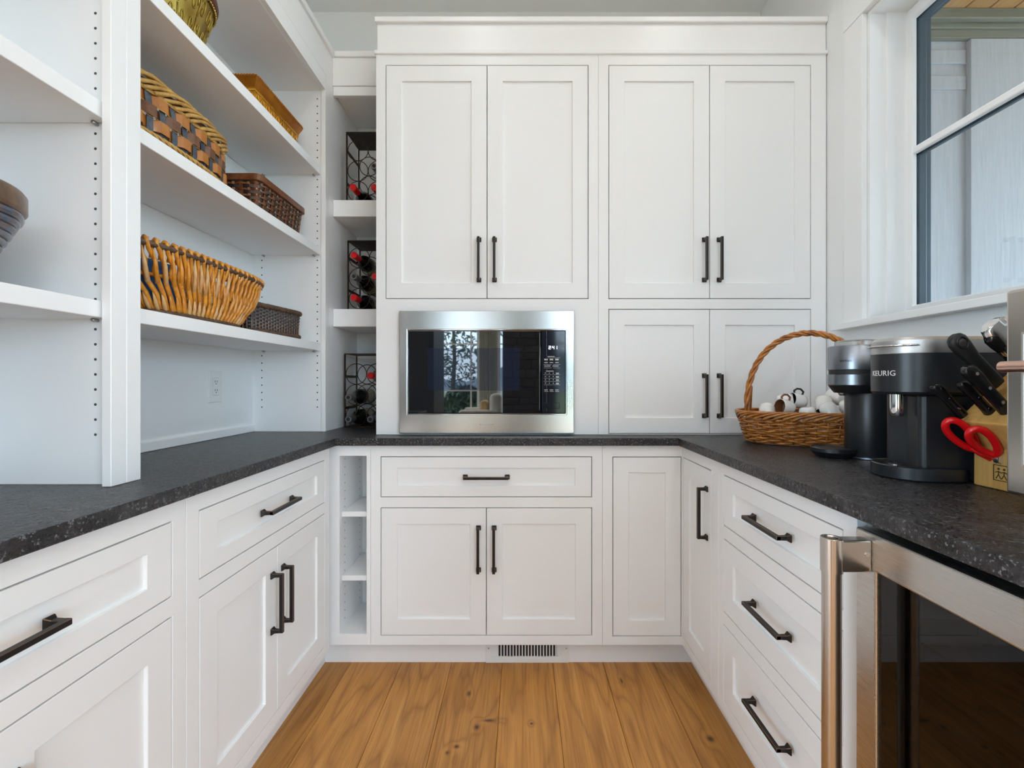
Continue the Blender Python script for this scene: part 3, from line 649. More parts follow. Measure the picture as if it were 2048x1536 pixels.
# ------------------------------------------------------------------ curve/ring helpers for baskets
def sring(a, b, p, n, cx=0, cy=0, z=0, rz=0):
    D = 1440; P = []
    for i in range(D):
        t = 2*PI*i/D; c, s = math.cos(t), math.sin(t)
        P.append((a*math.copysign(abs(c)**(2/p), c), b*math.copysign(abs(s)**(2/p), s)))
    L = [0]
    for i in range(D): L.append(L[-1]+math.dist(P[i], P[(i+1) % D]))
    out = []; j = 0
    for k in range(n):
        t = L[-1]*k/n
        while L[j+1] < t: j += 1
        f = (t-L[j])/max(1e-9, L[j+1]-L[j]); q, w_ = P[j], P[(j+1) % D]
        x, y = q[0]+(w_[0]-q[0])*f, q[1]+(w_[1]-q[1])*f
        out.append(Vector((cx+x*math.cos(rz)-y*math.sin(rz), cy+x*math.sin(rz)+y*math.cos(rz), z)))
    return out
def normals(ring):
    n = len(ring); return [Vector(((ring[(i+1) % n]-ring[i-1]).y, -(ring[(i+1) % n]-ring[i-1]).x, 0)).normalized() for i in range(n)]
def rope(bm, path, off, r, strands, twists, seg=5, closed=True, rfun=None):
    n = len(path); path = [Vector(p) for p in path]
    for s in range(strands):
        out = []; N = None
        for i in range(n):
            a = path[(i-1) % n] if closed or i else path[i]; b = path[(i+1) % n] if closed or i < n-1 else path[i]
            T = (b-a).normalized()
            if N is None: N = T.orthogonal().normalized() if abs(T.z) > 0.9 else (Vector((0, 0, 1))-T*T.z).normalized()
            N = (N-T*N.dot(T)).normalized(); Bn = T.cross(N); an = 2*PI*(twists*i/(n if closed else n-1)+s/strands)
            out.append(path[i]+(N*math.cos(an)+Bn*math.sin(an))*off)
        tube(bm, out, r, seg, closed, rfun)
def ribbon(bm, ring, nr, z0, z1, offs, th, offs1=None):
    n = len(ring); rg = []
    for i in range(n):
        p, q = ring[i], nr[i]; o0 = offs(i); o1 = offs1(i) if offs1 else o0
        rg.append([(p.x+q.x*(o0-th), p.y+q.y*(o0-th), z0), (p.x+q.x*o0, p.y+q.y*o0, z0), (p.x+q.x*o1, p.y+q.y*o1, z1), (p.x+q.x*(o1-th), p.y+q.y*(o1-th), z1)])
    rg.append(rg[0]); loft(bm, rg, False, False)

# --- willow stick tray basket
Z = SH[0]; cx, cy = -1.012, 1.372
r = thing('willow_basket', 'golden willow stick basket with dark rim on the lowest bookcase shelf', 'basket', (cx, cy, Z))
NR = 62; prof = [(0.0085, 0.095, 0.185), (0.030, 0.100, 0.200), (0.055, 0.110, 0.236), (0.082, 0.118, 0.266), (0.110, 0.116, 0.266), (0.132, 0.117, 0.275), (0.156, 0.127, 0.306), (0.172, 0.131, 0.316)]
rings = [sring(a, b, 3.4, NR, cx, cy, Z+z) for z, a, b in prof]; rim = sring(0.128, 0.313, 3.4, 140, cx, cy, Z+0.168); nrm = normals(rings[-1])
obj('base', B((cx-0.09, cx+0.09, cy-0.18, cy+0.18, Z+0.001, Z+0.008)), 'dark_twig', r, 0.004)
bm = bmesh.new(); tube(bm, rim, 0.0075, 8, True); obj('rim', bm, 'dark_twig', r, smooth=True, label='dark bark-covered rim rod')
bm = bmesh.new(); tube(bm, sring(0.098, 0.20, 3.4, 100, cx, cy, Z+0.012), 0.007, 6, True); obj('base_hoop', bm, 'dark_twig', r, smooth=True)
bm = bmesh.new(); tube(bm, sring(0.107, 0.262, 3.4, 100, cx, cy, Z+0.10), 0.005, 6, True); obj('inner_hoop', bm, 'willow', r, smooth=True)
rr = random.Random(11)
for i in range(NR):
    if rings[-1][i].y < cy-0.325: continue
    ip = (i-1) % NR; ln = [0.0, 0.25, 0.15, 0.55, 0.75, 0.6, 0.9, 1.0]
    q = [rg[i].lerp(rg[ip], f)+Vector((rr.uniform(-.002, .002), rr.uniform(-.003, .003), 0)) for rg, f in zip(rings, ln)]
    n_ = nrm[ip]; e = rings[-1][ip]
    q += [e+n_*0.0015+Vector((0, 0, 0.006)), e-n_*0.006+Vector((0, 0, 0.0105)), e-n_*0.014+Vector((0, 0, 0.004)), e-n_*0.016+Vector((0, 0, -0.012)), e-n_*0.020+Vector((0, 0, -0.035))]
    bm = bmesh.new(); tube(bm, q, 0.0058, 6, rfun=lambda t: 0.0062-0.0012*t); obj('rod', bm, 'willow', r, smooth=True)
    j = (i+1) % NR
    for (k0_, k1_, h0) in ((0, 2, 0.0075), (3, 6, 0.078)):
        a = (rings[k0_][i]+rings[k0_][j])/2; b = (rings[k1_][i]+rings[k1_][j])/2+n_*0.003
        a.z = Z+h0
        bm = bmesh.new(); tube(bm, [a, a.lerp(b, 0.55)+n_*0.003, b+Vector((0, 0, rr.uniform(-.004, .008)))], 0.005, 6, rfun=lambda t: 0.0058 if t < 0.4 else (0.005 if t < 0.9 else 0.0012))
        obj('peg', bm, 'willow' if rr.random() < 0.65 else 'willow_tip', r, smooth=True)
bm = B((cx-0.072, cx+0.072, cy-0.192, cy-0.09, Z+0.010, Z+0.150)); tag(obj('folded_cloth', bm, 'blue', None, 0.02, seg=4), 'folded blue cloth inside the golden willow basket', 'cloth')

# --- small dark wicker basket
ang = math.atan2(-0.05, 0.281)      # rotation of the long axis away from +y
mx, my = -0.925, 1.7855; L_, D_ = 0.285, 0.17
nx, ny = -math.cos(math.atan2(0.05, 0.281)), math.sin(math.atan2(0.05, 0.281))
cx, cy = mx+nx*D_/2, my+ny*D_/2
r = thing('dark_wicker_basket', 'small charcoal wicker basket at the end of the lowest bookcase shelf', 'basket', (cx, cy, Z))
rz = -math.atan2(0.05, 0.281); NS = 56; rr = random.Random(5)
obj('base', B((cx-0.07, cx+0.07, cy-0.12, cy+0.12, Z+0.001, Z+0.006)), 'dark_wicker', r, 0.002)
for k in range(13):
    z = 0.022+k*0.0062; f = 0.95+0.05*k/12; ring = sring(D_/2*f, L_/2*f, 7, NS*3, cx, cy, Z+z, rz); nr = normals(ring)
    ribb = bmesh.new(); ribbon(ribb, ring, nr, Z+z-0.0032, Z+z+0.0032, lambda i, k=k: 0.0022*math.cos(PI*i/3+PI*k), 0.002); obj('weaver', ribb, 'dark_wicker', r)
sr = sring(D_/2*0.975, L_/2*0.975, 7, NS, cx, cy, 0, rz)
for i, p_ in enumerate(sr):
    bm = bmesh.new(); tube(bm, [(p_.x, p_.y, Z+0.01), (p_.x, p_.y, Z+0.108)], 0.0017, 5); obj('stake', bm, 'pale_splint', r, smooth=True)
for zz, nm, f in ((0.108, 'rim_braid', 1.0), (0.012, 'foot_braid', 0.97)):
    bm = bmesh.new(); rope(bm, sring(D_/2*f, L_/2*f, 7, 260, cx, cy, Z+zz, rz), 0.006, 0.0045, 4, 22); obj(nm, bm, 'dark_twig', r, smooth=True)

# --- oval splint basket
Z = SH[1]; cx, cy = -1.056, 1.335
r = thing('oval_splint_basket', 'oval basket of orange and slate splints with yellow cane border', 'basket', (cx, cy, Z))
A_, B_ = 0.084, 0.264; NS = 30; SUB = 8
ringb = sring(A_, B_, 2.3, NS*SUB, cx, cy, 0); nrb = normals(ringb)
obj('base', (lambda bm: (prism(bm, [(p.x, p.y) for p in sring(A_-.01, B_-.01, 2.3, 60, cx, cy)], Z+0.001, Z+0.008), bm)[1])(bmesh.new()), 'brown_splint', r)
swell = lambda z: 0.010*math.sin(PI*min(1, max(0, z/0.19)))
for i in range(NS):
    k = i*SUB; p_, q_ = ringb[k], nrb[k]; t_ = Vector((-q_.y, q_.x, 0))*0.0095
    bm = bmesh.new(); rg = []
    for z in [0.01, 0.05, 0.085, 0.115, 0.145, 0.178]:
        o = p_+q_*swell(z); rg.append([(o.x-t_.x, o.y-t_.y, Z+z), (o.x+t_.x, o.y+t_.y, Z+z), (o.x+t_.x-q_.x*.0015, o.y+t_.y-q_.y*.0015, Z+z), (o.x-t_.x-q_.x*.0015, o.y-t_.y-q_.y*.0015, Z+z)])
    loft(bm, rg); obj('stake', bm, 'slate_splint', r)
for z0, z1, m_, ph in ((0.142, 0.172, 'orange_splint', 0), (0.110, 0.140, 'brown_splint', 1), (0.078, 0.108, 'orange_splint', 0)):
    zc = (z0+z1)/2; bm = bmesh.new()
    ribbon(bm, ringb, nrb, Z+z0, Z+z1, lambda i: swell(zc)+0.0006+0.0062*math.sin(0.5*PI*max(-1, min(1, 1.8*math.cos(PI*i/SUB+PI*ph)))), 0.0016); obj('splint_band', bm, m_, r, smooth=False)
for zz in (0.176, 0.181, 0.141, 0.109):
    bm = bmesh.new(); tube(bm, [p_+q_*(swell(zz)+0.003+0.002*math.cos(PI*i/SUB))+Vector((0, 0, Z+zz)) for i, (p_, q_) in enumerate(zip(ringb, nrb))], 0.0026 if zz > .17 else 0.001, 5, True); obj('cane_binding', bm, 'cane', r, smooth=True)
bm = bmesh.new()
rope(bm, [p_+q_*0.005+Vector((0, 0, Z+0.064)) for p_, q_ in zip(ringb, nrb)], 0.006, 0.0042, 3, 20); rope(bm, [p_+q_*0.002+Vector((0, 0, Z+0.048)) for p_, q_ in zip(ringb, nrb)], 0.006, 0.0042, 3, 20)
rope(bm, [p_+q_*0.000+Vector((0, 0, Z+0.022)) for p_, q_ in zip(ringb, nrb)], 0.008, 0.0052, 3, 18); obj('foot_braid', bm, 'cane', r, smooth=True)
bm = bmesh.new(); ribbon(bm, ringb, nrb, Z+0.172, Z+0.205, lambda i: 0.001, 0.003); obj('border_backing', bm, 'brown_splint', r)
nb = 12
for i in range(nb*3):
    a0 = i/(nb*3)+random.uniform(-.004, .004); idx = lambda a: int(a*len(ringb)) % len(ringb); pts = []
    for s in range(9):
        t = s/8; k = idx(a0+t*0.135); p_, q_ = ringb[k], nrb[k]
        pts.append(p_+q_*(0.004+0.010*math.sin(PI*t)+(0.004 if i % 3 == 0 else 0))+Vector((0, 0, Z+0.178+0.034*math.sin(PI*min(1, t*1.25)*0.62)+random.uniform(-.001, .001))))
    bm = bmesh.new(); tube(bm, pts, 0.005, 6, rfun=lambda t: 0.0062*(1-0.35*t)); obj('border_cane', bm, 'cane', r, smooth=True)

# --- dark brown rectangular splint basket
x0, x1, y0, y1 = -1.15, -0.925, 1.648, 2.0; cx, cy = (x0+x1)/2, (y0+y1)/2; hx, hy = (x1-x0)/2, (y1-y0)/2; Z = SH[1]
r = thing('brown_splint_basket', 'rectangular espresso and chestnut splint basket with solid brown rim', 'basket', (cx, cy, Z))
NS = 40; SUB = 6; tp = lambda z: -0.022+0.022*z/0.15
ringb = sring(hx-0.004, hy-0.004, 14, NS*SUB, cx, cy); nrb = normals(ringb)
obj('base', B((x0+.025, x1-.025, y0+.025, y1-.025, Z+.001, Z+.006)), 'espresso', r)
for i in range(NS):
    k = i*SUB+3; p_, q_ = ringb[k], nrb[k]; t_ = Vector((-q_.y, q_.x, 0))*(0.0062 if i % 2 else 0.0048); bm = bmesh.new(); rg = []
    for z in (0.004, 0.135):
        o = p_+q_*(tp(z)+0.001); rg.append([(o.x-t_.x, o.y-t_.y, Z+z), (o.x+t_.x, o.y+t_.y, Z+z), (o.x+t_.x-q_.x*.001, o.y+t_.y-q_.y*.001, Z+z), (o.x-t_.x-q_.x*.001, o.y-t_.y-q_.y*.001, Z+z)])
    loft(bm, rg); obj('stake', bm, 'chestnut' if i % 2 else 'pale_splint', r)
bm = bmesh.new(); ribbon(bm, ringb, nrb, Z+0.004, Z+0.135, lambda i: tp(0.004)-0.004, 0.001, lambda i: tp(0.135)-0.004); obj('liner', bm, 'espresso', r)
z = 0.006; k = 0
while z < 0.128:
    hgt = 0.0125 if k % 2 == 0 else 0.0075; zc = z+hgt/2; bm = bmesh.new()
    ribbon(bm, ringb, nrb, Z+z+0.0005, Z+z+hgt-0.0005, lambda i: tp(zc)+0.0009+0.0032*math.cos(PI*(i-3)/SUB+PI*(k//1)), 0.0012)
    obj('splint_band', bm, 'espresso' if k % 2 == 0 else 'chestnut', r); z += hgt; k += 1
bm = bmesh.new(); rr_ = sring(hx, hy, 16, 120, cx, cy); nn = normals(rr_); ribbon(bm, rr_, nn, Z+0.130, Z+0.153, lambda i: 0.003, 0.010); obj('rim', bm, 'chestnut', r, 0.002)

# --- amber embossed metal box
Z = SH[2]; x0, x1, y0, y1 = -1.14, -0.928, 1.632, 1.98; cx, cy = (x0+x1)/2, (y0+y1)/2; hx, hy = (x1-x0)/2, (y1-y0)/2
r = thing('embossed_metal_box', 'amber gilded rectangular metal planter with embossed leaf panels', 'planter', (cx, cy, Z))
def rect(o, z): return [(cx-hx+o, cy-hy+o, Z+z), (cx+hx-o, cy-hy+o, Z+z), (cx+hx-o, cy+hy-o, Z+z), (cx-hx+o, cy+hy-o, Z+z)]
bm = bmesh.new(); loft(bm, [rect(0.030, 0.001), rect(0.014, 0.100), rect(0.011, 0.104), rect(0.014, 0.106), rect(0.004, 0.128), rect(0.0, 0.139), rect(0.001, 0.143), rect(0.006, 0.140), rect(0.018, 0.106), rect(0.034, 0.006)], True, True); obj('body', bm, 'amber', r)
bm = bmesh.new(); loft(bm, [rect(0.0125, 0.107), rect(0.003, 0.128), rect(-0.001, 0.139), rect(0.0005, 0.143)], False, False); obj('flared_rim', bm, 'amber_dk', r)
bm = bmesh.new(); per = sring(hx+0.001, hy+0.001, 30, 110, cx, cy, Z+0.1415)
for p_ in per: bmesh.ops.create_icosphere(bm, subdivisions=1, radius=0.0042, matrix=Matrix.Translation(p_))
obj('beaded_edge', bm, 'amber_dk', r, kind='stuff')
bm = bmesh.new()
def face_pt(side, s, z, out=0.0):
    o = 0.030-0.016*z/0.1 - out
    if side == 0: return Vector((cx+hx-o, cy-(hy-o)+2*(hy-o)*s, Z+z))
    if side == 1: return Vector((cx-(hx-o)+2*(hx-o)*s, cy-hy+o, Z+z))
    return Vector((cx-(hx-o)+2*(hx-o)*s, cy+hy-o, Z+z))
for side, npan in ((0, 9), (1, 6), (2, 6)):
    for i in range(npan):
        s0 = (i+0.5)/npan; d_ = 0.42/npan
        for sg in (-1, 1):
            tube(bm, [face_pt(side, s0+sg*d_*w_, zz, 0.0008) for w_, zz in ((0.0, 0.015), (0.75, 0.045), (0.9, 0.065), (0.55, 0.082), (0.0, 0.095))], 0.0034, 5)
            for q in range(3): tube(bm, [face_pt(side, s0, 0.03+0.018*q, 0.0008), face_pt(side, s0+sg*d_*0.55, 0.045+0.018*q, 0.0008)], 0.0026, 4)
        tube(bm, [face_pt(side, s0, 0.015, 0.0008), face_pt(side, s0, 0.092, 0.0008)], 0.0018, 4)
    tube(bm, [face_pt(side, s_, 0.098, 0.001) for s_ in (0.0, 0.5, 1.0)], 0.0022, 5)
obj('leaf_relief', bm, 'amber', r, smooth=True)

# --- gold embossed pot
cx, cy = -1.022, 1.300
r = thing('gold_embossed_pot', 'antique gold pot with scroll relief and oxblood beaded rim on the top bookcase shelf', 'pot', (cx, cy, Z))
prof = [(0.092, 0.001), (0.102, 0.03), (0.112, 0.07), (0.123, 0.11), (0.131, 0.140), (0.134, 0.152), (0.131, 0.157), (0.126, 0.153), (0.112, 0.10), (0.088, 0.03)]
SXp, SYp = 1.0, 1.10
bm = bmesh.new(); lathe(bm, prof, 64, (cx, cy, Z), sx=SXp, sy=SYp, cap1=True); autosmooth(obj('body', bm, 'gold', r))
bm = bmesh.new(); lathe(bm, [(0.134, 0.148), (0.141, 0.156), (0.145, 0.168), (0.143, 0.180), (0.138, 0.182), (0.134, 0.168), (0.128, 0.152)], 64, (cx, cy, Z), sx=SXp, sy=SYp, cap0=False, cap1=False); autosmooth(obj('rim', bm, 'oxred', r))
bm = bmesh.new()
for i in range(90):
    a = 2*PI*i/90; bmesh.ops.create_icosphere(bm, subdivisions=1, radius=0.0042, matrix=Matrix.Translation((cx+0.137*SXp*math.cos(a), cy+0.137*SYp*math.sin(a), Z+0.149)))
obj('bead_row', bm, 'gold', r, kind='stuff')
def pr(z):
    for (r0, z0), (r1, z1) in zip(prof, prof[1:]):
        if z0 <= z <= z1: return r0+(r1-r0)*(z-z0)/(z1-z0)
    return 0.13
def onpot(a, z): rr = pr(z)+0.0008; return (cx+rr*SXp*math.cos(a), cy+rr*SYp*math.sin(a), Z+z)
bm = bmesh.new()
for i in range(14):
    a0 = 2*PI*i/14
    for zc, sz, fl_ in ((0.112, 0.030, 1), (0.058, 0.026, -1)):
        for sg in (-1, 1):
            pts = []
            for s in range(22):
                t = s/21; th = t*2.4*PI; rad = sz*(1-t*0.82)
                pts.append(onpot(a0+sg*(0.11-rad*math.cos(th)*3.0/1.0*0.9), zc+fl_*rad*math.sin(th)))
            tube(bm, pts, 0.0019, 5, rfun=lambda t: 0.0024-0.0010*t)
        tube(bm, [onpot(a0, zc-sz*0.9), onpot(a0+0.02, zc), onpot(a0, zc+sz*0.9)], 0.0022, 5)
obj('scroll_relief', bm, 'gold', r, smooth=True)

# --- blue/brown coiled basket in the nearer bookcase
Z = SH[0]; cx, cy = -1.015, 0.757
r = thing('blue_coiled_basket', 'conical blue and brown coiled basket with thick brown rim', 'basket', (cx, cy, Z))
bm = bmesh.new(); lathe(bm, [(0.072, 0.001), (0.076, 0.01), (0.066, 0.012), (0.066, 0.004)], 48, (cx, cy, Z)); obj('base', bm, 'cane', r)
for k in range(11):
    z = 0.016+k*0.0112; rad = 0.078+0.058*(k/10); bm = bmesh.new(); pts = [(cx+(rad+0.0012*math.sin(9*a+k))*math.cos(a), cy+(rad+0.0012*math.sin(9*a+k))*math.sin(a), Z+z) for a in [2*PI*i/72 for i in range(72)]]
    tube(bm, pts, 0.0078, 8, True); obj('coil', bm, 'bluecoil', r, smooth=True)
bm = bmesh.new(); lathe(bm, [(0.128, 0.132), (0.142, 0.133), (0.147, 0.139), (0.147, 0.166), (0.143, 0.172), (0.132, 0.170), (0.126, 0.150)], 64, (cx, cy, Z), cap0=False, cap1=False); autosmooth(obj('rim', bm, 'browncoil', r), 60)

# ------------------------------------------------------------------ wine racks and bottles
def wine_rack(label, x0, yf, z, hgt=0.33, dep=0.17, wid=0.2):
    r = thing('wine_rack', label, 'wine rack', (x0+wid/2, yf+dep/2, z), 'wine racks in the niche')
    x1, y1 = x0+wid, yf+dep; z += 0.0005
    obj('top_plate', B((x0, x1, yf, y1, z+hgt-0.004, z+hgt)), 'iron', r, 0.0015); obj('bottom_plate', B((x0, x1, yf, y1, z, z+0.004)), 'iron', r, 0.001)
    for xx in (x0, x1-0.004):
        for yy in (yf, y1-0.012): obj('post', B((xx, xx+0.004, yy, yy+0.012, z+0.004, z+hgt-0.004)), 'iron', r)
        for zz in (0.085, 0.235): obj('side_bar', B((xx, xx+0.004, yf+0.012, y1-0.012, z+zz, z+zz+0.012)), 'iron', r)
    rad = (wid-0.012)/4; rad_z = (hgt-0.018)/6; rad_u = min(rad, rad_z)-0.0005; cen = []
    for i in range(3):
        for j in range(2):
            xc, zc = x0+0.006+rad*(2*j+1), z+0.006+rad_u+(2*rad_u+0.001)*i; cen.append((xc, zc, rad_u))
            for yy in (yf+0.006, y1-0.006):
                bm = bmesh.new(); tube(bm, [(xc+rad_u*math.cos(a), yy, zc+rad_u*math.sin(a)) for a in [2*PI*q/36 for q in range(36)]], 0.0019, 6, True); obj('ring', bm, 'iron', r, smooth=True)
    return r, cen
racks = []
racks.append(wine_rack('dark iron wine rack on the upper niche shelf', -0.803, 2.135, 1.9525, 0.325))
racks.append(wine_rack('dark iron wine rack on the lower niche shelf, nearly full', -0.797, 2.135, 1.4596, 0.32))
racks.append(wine_rack('dark iron wine rack standing on the granite in the niche', -0.838, 2.205, C1, 0.35, wid=0.21))
def bottle(label, xc, yn, zc, red):
    r = thing('wine_bottle', label, 'bottle', (xc, yn+0.15, zc-0.037))
    prof = [(0.0140, 0.012), (0.0145, 0.018), (0.0135, 0.022), (0.0140, 0.085), (0.020, 0.108), (0.033, 0.130), (0.0365, 0.150), (0.0365, 0.285), (0.033, 0.292), (0.010, 0.285)]
    bm = bmesh.new(); lathe(bm, [(a, yn+b) for a, b in prof], 28, (xc, 0, zc), 'y'); autosmooth(obj('body', bm, 'bottle', r), 50)
    bm = bmesh.new(); lathe(bm, [(0.006, yn+0.0005), (0.0135, yn), (0.0152, yn+0.003), (0.0152, yn+0.014), (0.0142, yn+0.017), (0.0146, yn+0.062)], 24, (xc, 0, zc), 'y', cap1=False); autosmooth(obj('capsule', bm, 'red_foil' if red else 'grey_foil', r), 50)
    if not red:
        bm = bmesh.new(); lathe(bm, [(0.0085, yn-0.0006), (0.0085, yn+0.0006)], 16, (xc, 0, zc), 'y'); obj('cork', bm, 'dark', r)
    bm = bmesh.new(); lathe(bm, [(0.0368, yn+0.175), (0.0368, yn+0.255)], 28, (xc, 0, zc), 'y', cap0=False, cap1=False); autosmooth(obj('paper_label', bm, 'blab', r))
spec = [(0, 0, True, 'red-capped wine bottle in the corner ring of the upper-shelf rack'), (0, 1, True, 'red-capped wine bottle beside the wall cabinet in the bottom row of the upper-shelf rack'), (0, 3, False, 'grey-capped wine bottle in the upper-shelf rack'),
        (1, 0, True, 'red-capped wine bottle in the bottom corner ring of the nearly full rack'), (1, 2, False, 'grey-capped wine bottle in the nearly full rack'), (1, 3, True, 'red-capped wine bottle in the middle row of the nearly full rack'), (1, 4, True, 'red-capped wine bottle in the top row of the nearly full rack'),
        (2, 0, False, 'grey-capped wine bottle in the bottom corner ring of the rack on the granite'), (2, 1, False, 'grey-capped wine bottle beside the wall cabinet in the rack on the granite'), (2, 2, False, 'grey-capped wine bottle in the middle row of the rack on the granite'), (2, 5, True, 'red-capped wine bottle in the rack on the granite')]
yn = (2.075, 2.070, 2.108)
for ri, ci, red, lab in spec:
    xc, zc, ru = racks[ri][1][ci]; bottle(lab, xc, yn[ri], zc-ru+0.0025+0.0375, red)

# ------------------------------------------------------------------ handled basket with mugs
cx, cy, Z = 1.000, 1.625, C1; rz = math.radians(-24)
r = thing('handled_wicker_basket', 'honey wicker basket with arched twisted handle, full of white cups', 'basket', (cx, cy, Z))
def at(u, v, z): return Vector((cx+u*math.cos(rz)-v*math.sin(rz), cy+u*math.sin(rz)+v*math.cos(rz), Z+z))
A0, B0 = 0.192, 0.100
bm = bmesh.new(); prism(bm, [(p.x, p.y) for p in sring(A0-.012, B0-.012, 3.2, 60, cx, cy, 0, rz)], Z+0.002, Z+0.010); obj('base', bm, 'honey', r)
NS = 33; rr = random.Random(2)
for k in range(11):
    z = 0.010+k*0.0078; g = 0.022*k/10
    ring = sring(A0+g, B0+g, 3.2, NS*6, cx, cy, Z+z, rz); nr = normals(ring); bm = bmesh.new()
    tube(bm, [p_+q_*(0.0058*math.cos(PI*i/6+PI*k))+Vector((0, 0, 0.0016*math.sin(i*0.37+k*2)+0.0008*math.sin(i*1.1+k))) for i, (p_, q_) in enumerate(zip(ring, nr))], 0.0040, 6, True); obj('weaver', bm, 'honey', r, smooth=True)
lo, hi = sring(A0, B0, 3.2, NS, cx, cy, Z+0.006, rz), sring(A0+0.022, B0+0.022, 3.2, NS, cx, cy, Z+0.098, rz)
for i in range(NS):
    bm = bmesh.new(); tube(bm, [lo[i], hi[i]], 0.0036, 6); obj('stake', bm, 'honey', r, smooth=True)
ringt = sring(A0+0.024, B0+0.024, 3.2, 240, cx, cy, Z+0.100, rz); nrt = normals(ringt); nb = 40
for i in range(nb):
    pts = []
    for s in range(10):
        t = s/9; k = int((i/nb+t*0.105)*240) % 240
        pts.append(ringt[k]+nrt[k]*(0.003+0.007*math.sin(PI*t))+Vector((0, 0, -0.012+0.026*math.sin(PI*min(1, t*1.15)*0.6))))
    bm = bmesh.new(); tube(bm, pts, 0.0045, 6, rfun=lambda t: 0.0050*(1-0.3*t)); obj('rim_cane', bm, 'honey', r, smooth=True)
arch = []
for i in range(61):
    t = PI*i/60; arch.append(at(-0.190*math.cos(t), 0.0, 0.095+0.292*math.sin(t)**0.75))
bm = bmesh.new(); rope(bm, arch, 0.0062, 0.0055, 3, 7, 7, False); obj('handle', bm, 'honey', r, smooth=True)
for s in (-1, 1):
    bm = bmesh.new(); tube(bm, [at(s*0.176, 0.0, 0.20), at(s*0.178, 0.05, 0.12), at(s*0.182, 0.075, 0.085)], 0.0052, 7); obj('handle_brace', bm, 'honey', r, smooth=True)
def cup(name, label, loc, rot, handle):
    r = thing(name, label, 'cup', loc, 'white cups in the handled basket'); r.rotation_euler = rot
    def add(n_, bm, m_):
        bmesh.ops.recalc_face_normals(bm, faces=bm.faces); me = bpy.data.meshes.new(n_); bm.to_mesh(me); bm.free(); return autosmooth(objm(n_, me, m_, r), 50)
    bm = bmesh.new(); lathe(bm, [(0.017, 0.0), (0.022, 0.003), (0.0255, 0.014), (0.027, 0.050), (0.0262, 0.0515), (0.0250, 0.050), (0.0235, 0.014), (0.012, 0.006)], 28); add('bowl', bm, 'white_ceramic')
    bm = bmesh.new(); lathe(bm, [(0.0248, 0.049), (0.0232, 0.0145), (0.010, 0.0075)], 28, cap0=False); add('inner_glaze', bm, handle)
    bm = bmesh.new(); tube(bm, [(0.024, 0, 0.012), (0.036, 0, 0.010), (0.044, 0, 0.022), (0.043, 0, 0.036), (0.035, 0, 0.045), (0.025, 0, 0.043)], 0.0036, 8); add('handle', bm, handle)
cups = [(-0.090, 0.045, 0.118, (0.1, 1.45, -0.35), 'brown_ceramic', 'white cup with brown handle lying on top of the basket pile'),
        (-0.128, -0.026, 0.112, (2.85, 0.25, 0.3), 'brown_ceramic', 'white cup upside down by the basket end near the arch foot'),
        (-0.052, -0.028, 0.100, (0.0, -1.45, 0.25), 'brown_ceramic', 'white cup tipped on its side showing its brown inside'),
        (-0.004, 0.044, 0.118, (0.0, -1.4, 0.1), 'blackg', 'white cup tipped on its side showing its black inside'),
        (0.048, 0.010, 0.138, (2.75, 0.25, 0.2), 'blackg', 'white cup bottom up at the middle of the basket'),
        (0.042, -0.060, 0.118, (2.6, 0.1, 0.7), 'blackg', 'white cup bottom up against the basket front'),
        (0.110, 0.030, 0.130, (-1.3, 0.3, 0.3), 'blackg', 'white cup on its side with black handle raised beside the pod machine'),
        (0.105, -0.045, 0.128, (2.8, -0.3, 1.2), 'blackg', 'white cup bottom up partly behind the pod machine'),
        (-0.008, -0.044, 0.104, (3.05, -0.1, 0.9), 'brown_ceramic', 'white cup bottom up in the gap before the black-handled cups'),
        (-0.060, 0.010, 0.016, (0.0, 0.0, 1.0), 'brown_ceramic', 'white cup standing under the basket pile'),
        (0.045, 0.0, 0.016, (0.0, 0.0, 2.0), 'blackg', 'white cup standing at the bottom of the basket')]
for u, v, z, rot, m_, lab in cups: cup('espresso_cup', lab, at(u, v, z+(0.026 if z > 0.05 else 0)), rot, m_)

# ------------------------------------------------------------------ pod coffee machine (smoked metal)
cx, cy, Z = 0.962, 1.338, C1
r = thing('pod_coffee_machine', 'pod coffee machine with smoked metal head and round black drip tray', 'coffee machine', (cx, cy, Z))
XBd = 1.004
def cyl(name, prof, m_, c, parent, seg=48, **k):
    bm = bmesh.new(); lathe(bm, prof, seg, c, **k); return autosmooth(obj(name, bm, m_, parent), 35)
cyl('body', [(0.060, 0.006), (0.062, 0.010), (0.062, 0.196), (0.058, 0.205)], 'blackp', (XBd, cy, Z), r)
cyl('base_ring', [(0.061, 0.0005), (0.065, 0.002), (0.065, 0.006), (0.060, 0.008)], 'steel_dark', (XBd, cy, Z), r)
cyl('neck', [(0.052, 0.186), (0.060, 0.196), (0.066, 0.206)], 'blackm', (cx, cy, Z), r)
cyl('lower_band', [(0.064, 0.204), (0.0685, 0.209), (0.0685, 0.238), (0.066, 0.2395)], 'steel_dark', (cx, cy, Z), r)
cyl('seam_band', [(0.0655, 0.2395), (0.0655, 0.2515)], 'blackm', (cx, cy, Z), r)
hd = cyl('head_band', [(0.067, 0.2515), (0.0685, 0.253), (0.0685, 0.316), (0.066, 0.320)], 'steel_dark', (cx, cy, Z), r)
cyl('lid', [(0.057, 0.320), (0.056, 0.333), (0.050, 0.336)], 'clear', (cx+0.006, cy, Z), r)
cyl('tray', [(0.040, 0.0006), (0.050, 0.010), (0.057, 0.017), (0.057, 0.027), (0.054, 0.029), (0.052, 0.026), (0.002, 0.026)], 'blackp', (0.906, 1.352, Z), r)
obj('tray_arm', B((0.935, 0.962, 1.325, 1.375, Z+0.008, Z+0.024)), 'blackp', r, 0.004)
